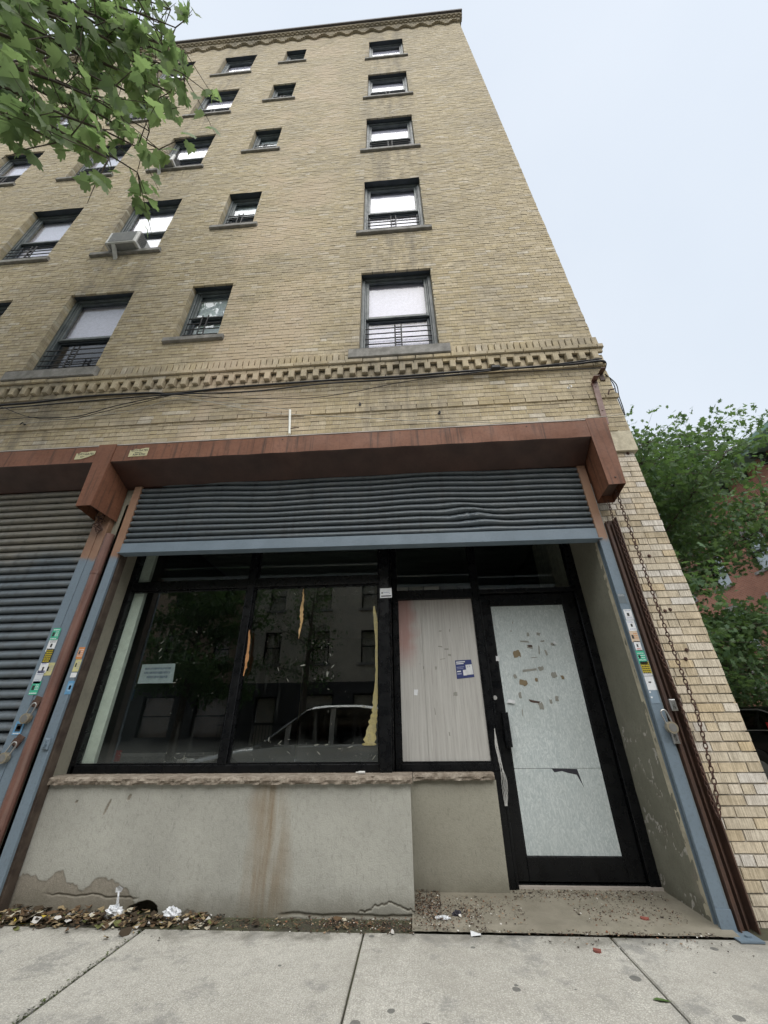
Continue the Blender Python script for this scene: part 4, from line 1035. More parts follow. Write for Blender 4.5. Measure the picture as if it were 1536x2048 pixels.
S('torn white sticker with red specks above the green one on the right rail', 1276,1292,.020,.026,YL, M_paperw, [(.3,.3,.55,.6,C_dk)]+bars(1,.2,.8,.75,.9,plain('red_print',(.5,.08,.06,1),.5),21,.6))
S('green striped sticker on the right guide rail', 1283,1314,.026,.036,YL, C_green, bars(4,.1,.92,.2,.85,M_paperw,22,.3)+[(.15,.35,.4,.6,C_dk)])
S('yellow and black text sticker on the right guide rail', 1292,1336,.026,.034,YL, C_yel, bars(6,.06,.94,.05,.97,C_dk,23,.5))
S('white sticker with a dark wedge, lowest bright one on the right rail', 1300,1363,.026,.042,YL, M_paperw, [(.3,.5,.6,.58,C_dk),(.0,.16,1,.19,C_dk)])
S('clear scuffed sticker just above the hasp on the right rail', 1308,1393,.025,.032,YL, plain('scuffed_film',(.22,.29,.36,1),.4), bars(2,.1,.3,.1,.9,M_paperw,24,.3))
# maker labels on the hoods
M_lab = generic('yellowed_label', (.55,.52,.30,1), (.40,.38,.24,1), .6, 0, scale=60, fine=200, bump=.1)
def hood_label(label, x0, x1, z0, z1, slant, lines):
    e = empty('sign_label', label, 'label', (x0,-.303,z0), 'maker labels on the shutter hoods')
    m_ = MB(); w_ = x1-x0; h_ = z1-z0
    top = [(0,h_*.80),(w_*.12,h_*.72),(w_*.25,h_*.93),(w_*.5,h_*.86),(w_*.8,h_*1.0),(w_,h_*.97)]
    bot = [(w_,h_*(.05 if not slant else .55)),(w_*.7,h_*(.0 if not slant else .25)),(w_*.35,h_*.02),(0,0)]
    pts = top+bot; n = len(pts)
    m_.add([(x,-.0012,z) for x,z in pts]+[(x,.0,z) for x,z in pts], [tuple(range(n)), tuple(range(2*n-1,n-1,-1))]+[(i,n+i,n+(i+1)%n,(i+1)%n) for i in range(n)])
    m_.build('sheet', M_lab, e)
    m2 = MB()
    for (t_, u, v, s_) in lines: text_into(m2, t_, s_, lambda a, b, c: Vector((u*w_+a, -.0018-c, v*h_+b)))
    m2.build('lettering', M_ink, e, fix=False)
hood_label('yellowed shutter maker label with phone number on the right hood', -2.640,-2.455,3.285,3.385,False,[('CITY-GATES',.52,.70,.031),('BRONX N.Y.',.5,.44,.013),('939-9700',.56,.20,.033)])
hood_label('torn yellowed maker label on the left hood, its lower part missing', -3.185,-2.995,3.285,3.380,True,[('CITY-GATES',.52,.62,.030),('BRONX',.38,.30,.012)])

# ------------------------------------------------------------------ wires and fixings on the wall
def wire(name, label, px, y, r, mat=M_cable, cat='cable', sub=8):
    P = [W(a, b, y) if len(q) == 2 else W(a, b, q[2]) for q in px for a, b in [q[:2]]]
    out = []
    for i in range(len(P)-1):
        p0 = P[max(i-1,0)]; p1 = P[i]; p2 = P[i+1]; p3 = P[min(i+2,len(P)-1)]
        for k in range(sub):
            t = k/sub; out.append(.5*((2*p1)+(p2-p0)*t+(2*p0-5*p1+4*p2-p3)*t*t+(3*p1-p0-3*p2+p3)*t*t*t))
    out.append(P[-1]); m_ = MB(); m_.tube(out, r, 6)
    o = m_.build(name, mat, None, True); return tag(origin_to(o, P[0]), label, cat, 'cables along the wall')
wire('cable', 'thick black cable bundle running under the dentils to the corner', [(-60,814),(60,806),(170,793),(300,786),(345,788),(450,776),(610,764),(700,758),(800,753),(900,745),(985,739),(1080,733),(1150,728),(1205,722),(1210,735,.08)], -.05, .013)
wire('cable', 'second black cable just below the bundle, dipping a little more', [(-60,822),(60,812),(200,800),(345,789),(500,783),(640,768),(760,760),(900,750),(985,741),(1090,731),(1204,717)], -.06, .008)
wire('cable', 'thin dark wire rising from the left above the hood to the bundle', [(-60,845),(60,835),(150,833),(230,812),(300,797),(345,789)], -.055, .005)
wire('cable', 'thin dark wire sagging lowest at the far left above the hood', [(-60,800),(0,813),(60,834),(140,838),(200,825),(290,803),(345,790)], -.05, .004)
wire('cable', 'thin dark wire running under the bundle from the centre to the corner', [(345,789),(450,795),(600,797),(700,785),(800,765),(900,752),(1000,745),(1204,736)], -.04, .004)
wire('cable', 'pale thin wire from the cable clamp down to the white pipe and along the hood', [(345,791),(430,806),(520,823),(585,829),(700,834),(840,842),(1000,845),(1100,842),(1200,834),(1248,828)], -.03, .004, M_cable2)
wire('cable', 'pale thin wire along the foot of the wall at the far left', [(-60,858),(60,846),(160,835),(260,822),(345,800),(420,803),(520,812),(582,820)], -.03, .0035, M_cable2)
m_ = MB(); m_.cbox(-.045,.045,-.05,0,-.022,.022,.006); m_.disc((.05,-.02,0),(1,0,0),.012,.05,8)
o = m_.build('junction_box', M_cable); o.location = W(990,739,-.065); tag(o, 'small black cable splice box under the dentils near the corner', 'junction box')
m_ = MB(); a, b_ = W(580,820,-.03), W(579,868,-.03); m_.tube([a, b_], .013, 8); o = m_.build('pvc_pipe', M_white); tag(origin_to(o, b_), 'short white plastic pipe stub standing above the hood', 'pipe')
m_ = MB(); c = W(592,858,-.03); m_.tube([c+Vector((-.06,0,.01)), c+Vector((0,-.02,0)), c+Vector((.03,0,.02))], .005, 6); o = m_.build('hook', M_chain); tag(origin_to(o, c), 'small rusty hook beside the white pipe stub above the hood', 'hook')
for (px, py, lb) in ((720,810,'small dark bolt in the brick left of the crooked hook above the hood'),(878,827,'crooked little hook in the brick above the middle of the hood'),(50,849,'little dark hook above the left hood'),(1137,776,'pale insulator peg in the brick near the corner bracket'),(965,1225-300,'x')):
    if lb == 'x': continue
    c = W(px, py, 0); m_ = MB(); m_.tube([(0,.02,0),(0,-.035,0),(.012,-.045,-.02),(.004,-.05,-.045)], .006, 6); m_.disc((0,.002,0),(0,-1,0),.016,.006,8)
    o = m_.build('wall_hook', M_ivory if px == 1137 else M_cable); o.location = c; tag(o, lb, 'hook', 'hooks and bolts in the wall')
m_ = MB(); a, b_ = W(1186,765,-.0), W(1210,852,-.0)
dx = (b_-a).normalized(); sd_ = Vector((dx.z,0,-dx.x))*.028
vs = [a-sd_, a+sd_, b_+sd_, b_-sd_]; m_.add([v+Vector((0,-.03,0)) for v in vs]+[v+Vector((0,-.022,0)) for v in vs], [(0,1,2,3),(7,6,5,4),(0,4,5,1),(1,5,6,2),(2,6,7,3),(3,7,4,0)])
m_.box(a.x-.03,a.x+.03,-.10,-.03,a.z-.006,a.z); m_.disc(a.lerp(b_,.15)+Vector((0,-.031,0)),(0,-1,0),.008,.004,8); m_.disc(a.lerp(b_,.7)+Vector((0,-.031,0)),(0,-1,0),.008,.004,8)
m_.box(a.x-.028,a.x+.028,-.03,.01,a.z-.05,a.z-.02)
o = m_.build('bracket', M_pipe); tag(origin_to(o, a), 'long flat rusty bracket strap slanting above the hood at the corner', 'bracket', 'brackets at the corner')
c = W(1203,755,0); m_ = MB(); m_.cbox(-.025,.025,-.012,.0,-.05,.06,.002); m_.box(-.025,.025,-.09,-.012,.045,.055); m_.tube([(0,-.06,.05),(0,-.06,.09)], .008, 6)
o = m_.build('bracket', M_brownsteel); o.location = c; tag(o, 'short dark bracket above the slanting strap at the very corner', 'bracket', 'brackets at the corner')
for i in range(3):
    wire('cable', ('outer','middle','inner')[i]+' dark wire of the tangle curling round the corner above the tree', [(1210,748,-.02),(1222+5*i,768,.05),(1230+4*i,792,.08),(1240+3*i,815,.1),(1246+2*i,830,.1)], 0, .005)
m_ = MB(); a = W(1228,778,-.02); m_.tube([a, a+Vector((-.03,-.03,-.03)), a+Vector((-.08,-.04,-.05)), a+Vector((-.10,-.03,-.10))], .008, 6)
o = m_.build('hook', M_chain); tag(origin_to(o, a), 'curved rusty hook poking out at the corner beside the wire tangle', 'hook')
# rusty spots: bolts left in the pier bricks
for i, (px, py, lb) in enumerate(((1256,907,'rusty bolt high on the pier just below the hood case'),(1298,1112,'rusty bolt stub midway up the pier'),(1330,1222,'right one of two rusty nail heads side by side on the pier'),(1340,1219,'left one of two rusty nail heads side by side on the pier'),(1373,1300,'dark nail head in the pier above the lower pair'),(1371,1318,'dark rusty nail head, lower of the pair right of the chain'))):
    if i == 2: lb = lb.replace('right','left')
    elif i == 3: lb = lb.replace('left','right')
    c = W(px, py, .034); m_ = MB(); m_.disc((0,.01,0),(0,-1,0),.009,.022,8); m_.disc((0,0,0),(0,-1,0),.014,.003,8)
    o = m_.build('bolt', M_chain); o.location = c; tag(o, lb, 'bolt', 'rusty bolts in the pier')

# ------------------------------------------------------------------ litter
def crumple(loc, size, seed, mat, name, label, cat, stretch=(1,.6,.7), stalk=False):
    r_ = random.Random(seed); m_ = MB(); nu, nv = 18, 10; vs = []
    for j in range(nv+1):
        for i in range(nu):
            th = math.pi*j/nv; ph = 2*math.pi*i/nu
            d_ = Vector((math.sin(th)*math.cos(ph), math.sin(th)*math.sin(ph), math.cos(th)))
            k = 1+.55*noise.fractal(d_*3.1+Vector((seed*3.3,0,0)), .8, 2.2, 4)+r_.uniform(-.12,.12)
            vs.append((d_.x*size*stretch[0]*k, d_.y*size*stretch[1]*k, size*stretch[2]*.75+d_.z*size*stretch[2]*k))
    m_.add(vs, [(j*nu+i, j*nu+(i+1)%nu, (j+1)*nu+(i+1)%nu, (j+1)*nu+i) for j in range(nv) for i in range(nu)])
    if stalk:
        pts = [Vector((0,0,size*.8)), Vector((.01,0,size*1.5)), Vector((.004,0,size*2.3)), Vector((-.004,.005,size*2.8))]
        m_.tube(pts, .009, 6, r2=.005); m_.add([(-.02,.0,size*2.7),(.012,.006,size*2.72),(.022,.0,size*3.2),(.0,-.008,size*3.5),(-.024,.0,size*3.3)], [(0,1,2,3,4)]); m_.add([(-.02,.004,size*2.7),(.012,.01,size*2.72),(.022,.004,size*3.2),(.0,-.004,size*3.5),(-.024,.004,size*3.3)], [(0,1,2,3,4)])
    o = m_.build(name, mat); o.location = loc; return tag(o, label, cat, 'scraps at the foot of the wall')
M_foil = NT('crumpled_foil'); M_foil.pbsdf((.75,.77,.80,1), .42, .55, M_foil.bump(M_foil.noise(80,4,.7), .8, .01)); M_foil = M_foil.mat
crumple(Vector((W(228,1822,-.02).x,-.02,.015)), .040, 3, M_foil, 'foil_scrap', 'crumpled white scrap with an upright twist in front of the broken hole', 'crumpled wrapper', (1.3,.6,.7), True)
crumple(Vector((W(343,1832,.01).x,.005,.0)), .038, 8, M_foil, 'foil_scrap', 'ball of crumpled foil right of the broken hole', 'crumpled foil', (1.35,.7,.8))
crumple(G(884,1838,.02), .028, 12, M_foil, 'foil_scrap', 'crushed white wrapper in the dirt in the corner of the entrance', 'crumpled wrapper', (1.6,.8,.25))
crumple(G(915,1832,.02), .022, 17, M_ink, 'black_scrap', 'small black lump on the entrance slab beside the dirt', 'scrap', (1.2,.7,.6))
c = G(952,1872); m_ = MB(); m_.add([(-.028,-.02,.004),(.026,-.022,.010),(.028,.022,.004),(-.026,.024,.012),(-.028,-.02,.005),(.026,-.022,.011),(.028,.022,.005),(-.026,.024,.013)], [(0,1,2,3),(7,6,5,4)]); m_.mi = 1; m_.add([(-.012,-.008,.0095),(.012,-.009,.0105),(.012,-.002,.0095),(-.012,.0,.0105)],[(0,1,2,3)])
o = m_.build('paper_scrap', [M_paperw, M_lav]); o.location = c; tag(o, 'little white receipt lying on the sidewalk at the slab edge', 'paper scrap')
M_redb = generic('red_brick_chip', (.24,.07,.05,1), (.15,.05,.04,1), .9, 0, scale=40, bump=.4)
for (px, py, z, lb, sc) in ((1290,1840,.02,'broken red brick chip lying on the entrance slab',1.2),(1195,1905,0,'flat red brick chip on the sidewalk beside the joint',1)):
    m_ = MB(); m_.cbox(-.018*sc,.018*sc,-.009,.009,0,.012,.004); m_.box(-.01,.012,-.0125,-.0095,.0,.006); o = m_.build('brick_chip', M_redb); o.location = G(px,py,z); o.rotation_euler = (0,0,-.4); tag(o, lb, 'brick chip', 'brick chips')
c = G(1325,2005); m_ = MB(); m_.add([(-.035,.01,.004),(-.012,-.008,.009),(.015,-.010,.007),(.035,-.004,.004),(.014,.010,.006),(-.014,.014,.008)], [(0,1,2,3,4,5)])
o = m_.build('leaf', plain('fallen_green_leaf', (.07,.13,.03,1), .7)); o.location = c; tag(o, 'single green leaf lying on the sidewalk near the bottom edge', 'leaf')
c = W(730,1546,.14); m_ = MB(); m_.disc((0,0,0),(-1,0,0),.009,.045,10); m_.disc((-.045,0,0),(-1,0,0),.005,.02,8); o = m_.build('cable_stub', M_ivory); o.location = (c.x, .14, .715); tag(o, 'small pale plug lying on the stone sill by the pilaster', 'plug')
# leaf litter and grit: nobody could count it
def litter(name, label, spots, n, mats, seed, smin, smax, cat):
    r_ = random.Random(seed); m_ = MB()
    for _ in range(n):
        (x0,x1,y0,y1,z,zh,wt) = r_.choices(spots, [s_[6] for s_ in spots])[0]
        x = r_.uniform(x0,x1); y = y0+(y1-y0)*min(1,max(0,r_.gauss(.55,.28))); s_ = r_.uniform(smin,smax)*(1.5 if r_.random() < .1 else 1)
        zz = z+r_.random()**2*zh; a = r_.uniform(0,6.3); el = r_.uniform(.25,.75); k = r_.randint(4,6); ti = r_.uniform(-.7,.7); tj = r_.uniform(-.7,.7)
        pts = []
        for q in range(k):
            t = 2*math.pi*q/k+r_.uniform(-.3,.3); u, v = math.cos(t)*s_, math.sin(t)*s_*el
            X, Y = u*math.cos(a)-v*math.sin(a), u*math.sin(a)+v*math.cos(a)
            pts.append((x+X, y+Y, max(z+.001, zz+.003+abs(ti*u)+tj*v)))
        m_.mi = r_.choices(range(len(mats)), [w_ for (_, w_) in mats])[0]; m_.poly(pts)
    o = m_.build(name, [q for (q,_) in mats], fix=False); return tag(o, label, cat, None, 'stuff')
LM = [(plain('brown_dry_leaf',(.12,.075,.04,1),.9),4),(plain('dark_dry_leaf',(.05,.035,.02,1),.9),5),(plain('tan_dry_leaf',(.30,.23,.13,1),.9),3),(plain('cream_petal',(.50,.46,.36,1),.8),.8),(plain('yellow_leaf',(.5,.38,.05,1),.8),.25),(plain('dull_green_leaf',(.14,.15,.05,1),.8),.4),(plain('pale_litter',(.55,.53,.50,1),.7),.45)]
litter('leaf_litter', 'dry leaves, petals and scraps drifted along the foot of the stucco wall', [(-2.75,-1.55,-.14,.05,0,.030,10),(-1.6,-1.2,-.13,.05,0,.016,2.0),(-1.2,-.05,-.13,.04,0,.004,.5),(-3.4,-2.7,-.16,.0,0,.02,1.5),(-2.6,-1.4,-.26,-.12,0,.004,.25)], 1050, LM, 1, .006, .030, 'litter')
LM2 = [(plain('brown_grit',(.09,.06,.04,1),.95),5),(plain('dark_grit',(.04,.03,.025,1),.95),4),(plain('tan_grit',(.28,.2,.13,1),.95),2),(plain('white_grit',(.6,.58,.53,1),.9),.7),(plain('rust_grit',(.2,.09,.05,1),.95),1)]
litter('grit', 'seeds, grit and crumbs scattered over the entrance slab and its edge', [(-.05,.12,-.10,.42,.02,.012,5),(.0,.35,-.12,.2,.012,.015,6),(.1,.6,-.05,.35,.02,.004,2),(.6,1.55,.28,.48,.02,.004,3),(.3,1.55,-.125,-.06,.004,.006,7),(.9,1.5,-.05,.25,.02,.003,1.6),(-.6,-.05,-.14,.05,.0,.01,3),(.6,1.6,-.3,-.12,.0,.002,.5),(-2.7,-.05,-.125,.06,-.004,.010,9)], 8200, LM2, 2, .0025, .0075, 'litter')
litter('joint_moss', 'moss and weeds growing in the open joint of the sidewalk', [(-1.612,-1.580,-1.5,-.15,-.012,.016,1)], 500, [(plain('moss',(.07,.10,.02,1),.95),1),(plain('dark_moss',(.04,.05,.02,1),.95),2)], 6, .003, .007, 'moss')

# ------------------------------------------------------------------ red brick house across the side street
bx = 16.0
def red_brick():
    t = NT('red_brick'); br = t.n('ShaderNodeTexBrick'); mp = t.n('ShaderNodeMapping'); mp.inputs['Rotation'].default_value = (R(90),0,R(90)) 
    x,y,z = t.sep(); cb = t.n('ShaderNodeCombineXYZ'); t.put(cb.inputs[0], t.math('ADD', y, x)); t.put(cb.inputs[1], z); t.put(br.inputs['Vector'], cb.outputs[0])
    br.inputs['Scale'].default_value = 1; br.inputs['Brick Width'].default_value = .21; br.inputs['Row Height'].default_value = .075; br.inputs['Mortar Size'].default_value = .006
    br.inputs['Color1'].default_value = (.46,.215,.145,1); br.inputs['Color2'].default_value = (.36,.165,.115,1); br.inputs['Mortar'].default_value = (.42,.30,.24,1)
    b = t.mix(t.ramp(t.noise(.6,6), [(.35,0.),(.7,.5)]), br.outputs['Color'], (.22,.11,.08,1))
    t.pbsdf(b, .9, 0, t.bump(br.outputs['Fac'], .3, -.01), .2); return t.mat
M_red = red_brick(); M_cop = generic('green_copper', (.27,.42,.36,1), (.20,.33,.28,1), .7, 0, scale=2, bump=.1)
def block_wall(mb, axis_x, plane, a0, a1, z0, z1, holes, thick):
    "wall in a plane X=plane (axis_x) or Y=plane, with rectangular holes (a,b,z0,z1)"
    es = sorted({a0,a1}|{v for h in holes for v in h[:2]}); zs = sorted({z0,z1}|{v for h in holes for v in h[2:4]})
    for i in range(len(es)-1):
        run = None
        for j in range(len(zs)-1):
            c_, d_ = (es[i]+es[i+1])/2, (zs[j]+zs[j+1])/2; hole = any(h[0]<c_<h[1] and h[2]<d_<h[3] for h in holes)
            def emit(q0, q1):
                if axis_x: mb.box(min(plane,plane+thick), max(plane,plane+thick), es[i], es[i+1], q0, q1)
                else: mb.box(es[i], es[i+1], min(plane,plane+thick), max(plane,plane+thick), q0, q1)
            if hole:
                if run is not None: emit(run, zs[j]); run = None
            elif run is None: run = zs[j]
        if run is not None: emit(run, zs[-1])
rb = empty('brick_house', 'red brick house with green copper eaves across the side street, behind the oak', 'building', (bx+4,22,0))
riv = Matrix.Translation((-bx-4,-22,0))
def rp(mb, name, mat, par=None, fix=True):
    o = mb.build(name, mat, None, False, fix); o.parent = par or rb; o.matrix_parent_inverse = riv if par is None else Matrix(); return o
holes = []
for (zb, zt) in ((.9,2.25),(4.1,5.9),(7.1,8.85)):
    for k in range(13): yb = 9.95+k*1.85-.25*(zb<2); 
    for k in range(13):
        yb = 8.2+k*2.75+(0 if zb > 2 else .35); holes.append((yb, yb+1.15, zb, zt))
m_ = MB(); block_wall(m_, True, bx, 4.0, 44, -.2, 11.5, holes, .3); m_.box(bx,bx+12,3.7,3.99,-.2,11.5); m_.box(bx+11.7,bx+12,4,44,-.2,11.5)
rp(m_, 'wall', M_red)
m_ = MB(); m_.box(bx-.03,bx-.001,4.0,44,3.0,3.20); rp(m_, 'belt_course', M_sillg)
for (ya, yb, za, zb) in holes:
    f_ = MB(); f_.box(bx+.13,bx+.2,ya,ya+.07,za,zb); f_.box(bx+.13,bx+.2,yb-.07,yb,za,zb); f_.box(bx+.13,bx+.2,ya+.07,yb-.07,zb-.07,zb); f_.box(bx+.13,bx+.2,ya+.07,yb-.07,(za+zb)/2-.03,(za+zb)/2+.04); f_.box(bx+.13,bx+.2,ya+.07,yb-.07,za,za+.06)
    o = rp(f_, 'window', M_black)
    f_ = MB(); f_.box(bx+.16,bx+.165,ya+.07,yb-.07,za+.06,zb-.07); g_ = rp(f_, 'pane', M_upglass, o); g_.matrix_parent_inverse = Matrix()
    f_ = MB(); f_.box(bx+.22,bx+.225,ya,yb,za+(zb-za)*(.0 if (ya*7)%3 > 1 else .4),zb); g_ = rp(f_, 'blind', M_shade2 if (ya*7)%3 > 1 else M_shade, o)
    f_ = MB(); f_.box(bx-.06,bx+.1,ya-.1,yb+.1,za-.12,za-.002); rp(f_, 'sill', M_sillg, o); f_ = MB(); f_.prism([(ya-.16,zb+.002),(yb+.16,zb+.002),(yb+.24,zb+.34),(ya-.24,zb+.34)], 0, bx-.03, bx-.002) if za < 2 else f_.box(bx-.03,bx-.002,ya-.1,yb+.1,zb+.002,zb+.25)
    rp(f_, 'lintel', M_sillg, o)
m_ = MB(); m_.prism([(bx-.95,12.62),(bx-.95,12.40),(bx-.80,12.30),(bx-.78,12.22),(bx+.3,12.22),(bx+.3,12.9)], 1, 3.5, 44.5)
m_.v = [(y_, x_, z_) if False else (x_, y_, z_) for (x_, y_, z_) in m_.v]
m_ = MB()
pr = [(bx-.95,12.62),(bx-.95,12.40),(bx-.80,12.30),(bx-.78,12.22),(bx+.3,12.22),(bx+.3,12.9)]
pr = [(x_,z_-.72) for x_,z_ in pr]
m_.add([(x_,3.5,z_) for x_,z_ in pr]+[(x_,44.5,z_) for x_,z_ in pr], [tuple(range(6)), tuple(range(11,5,-1))]+[(i,(i+1)%6,6+(i+1)%6,6+i) for i in range(6)])
rp(m_, 'copper_eaves', M_cop)
M_dgt = plain('dark_green_timber', (.05,.07,.06,1), .7)
for k in range(33): y_ = 4.1+k*1.25; m_ = MB(); m_.box(bx-.70,bx-.001,y_,y_+.16,11.26,11.495); m_.box(bx-.30,bx-.001,y_+.02,y_+.14,10.9,11.26); rp(m_, 'eaves_bracket', M_dgt)
m_ = MB(); m_.box(bx+.3,bx+12.3,3.5,44.5,11.58,11.88); rp(m_, 'roof', M_asph)

# ------------------------------------------------------------------ houses across the avenue (they show in the shop glass)
def render_wall(name, c, c2):
    return generic(name, c, c2, .95, 0, scale=1.2, fine=25, bump=.2, streak=.2)
M_cream = render_wall('cream_stucco_front', (.50,.46,.38,1), (.40,.37,.31,1)); M_tan = render_wall('tan_brick_front', (.33,.25,.18,1), (.26,.19,.14,1)); M_greyf = render_wall('grey_front', (.30,.30,.28,1), (.22,.22,.21,1))
def house(x0, x1, h, mat, label, base_dark=True, nwin=4, seed=0):
    YP = -19.5; r_ = random.Random(seed)
    e = empty('townhouse', label, 'building', ((x0+x1)/2, YP-5, 0), 'houses across the avenue'); iv = Matrix.Translation((-(x0+x1)/2, -YP+5, 0))
    H = []
    nf = int((h-3.6)//3.1); wd = (x1-x0)/nwin
    for f_ in range(nf):
        for k in range(nwin): cx = x0+wd*(k+.5); H.append((cx-.5,cx+.5,4.3+f_*3.1,6.1+f_*3.1))
    DR = [(x0+wd*.5-.6,x0+wd*.5+.6,0,2.6)]+[(x0+wd*(k+.5)-.9,x0+wd*(k+.5)+.9,.7,2.7) for k in range(1,nwin)]
    m_ = MB(); block_wall(m_, False, YP, x0, x1, 3.3, h, H, -.3); o = m_.build('wall', mat, e); o.matrix_parent_inverse = iv
    m_ = MB(); block_wall(m_, False, YP+.02, x0, x1, -.2, 3.3, DR, -.3); o = m_.build('ground_floor_wall', plain('dark_base_'+str(seed), (.06,.06,.06,1), .8), e); o.matrix_parent_inverse = iv
    m_ = MB(); m_.box(x0,x1,YP-11,YP-.31,-.2,h); m_.box(x0-.1,x1+.1,YP-.3,YP+.45,h,h+.45); o = m_.build('roof_cornice', mat, e); o.matrix_parent_inverse = iv
    for (a,b_,z0,z1) in H+DR:
        m_ = MB(); m_.box(a,a+.07,YP-.2,YP-.1,z0,z1); m_.box(b_-.07,b_,YP-.2,YP-.1,z0,z1); m_.box(a+.07,b_-.07,YP-.2,YP-.1,z1-.07,z1); m_.box(a+.07,b_-.07,YP-.2,YP-.1,(z0+z1)/2-.03,(z0+z1)/2+.03)
        f_ = m_.build('window', M_black, e); f_.matrix_parent_inverse = iv
        m_ = MB(); m_.box(a+.07,b_-.07,YP-.16,YP-.155,z0,z1-.07); m_.build('pane', M_upglass, f_)
        if z0 > 3: m_ = MB(); m_.box(a-.12,b_+.12,YP-.1,YP+.09,z0-.14,z0-.002); m_.build('sill', M_sillg, f_)
    return e
house(-9.6, 1.9, 12.5, M_cream, 'cream stucco house across the avenue, reflected in the right shop pane', seed=1)
house(-22, -9.7, 14.5, M_tan, 'tan house across the avenue, left of the cream one', seed=2)
house(2.0, 14, 13.5, M_greyf, 'grey house across the avenue, right of the cream one', seed=3)
house(-38, -22.1, 15.5, M_cream, 'pale house across the avenue at the far left', nwin=6, seed=4)
house(14.1, 30, 14, M_tan, 'tan house across the avenue at the far right', nwin=5, seed=5)
fe = MB()
for k in range(72): x = -9.6+k*.16; fe.tube([(x,-17.3,0),(x,-17.3,1.35)], .012, 5)
fe.box(-9.7,1.95,-17.32,-17.28,.2,.24); fe.box(-9.7,1.95,-17.32,-17.28,1.2,1.24)
o = fe.build('iron_fence', M_black); tag(origin_to(o, (-4,-17.3,0)), 'black iron fence in front of the cream house across the avenue', 'fence')

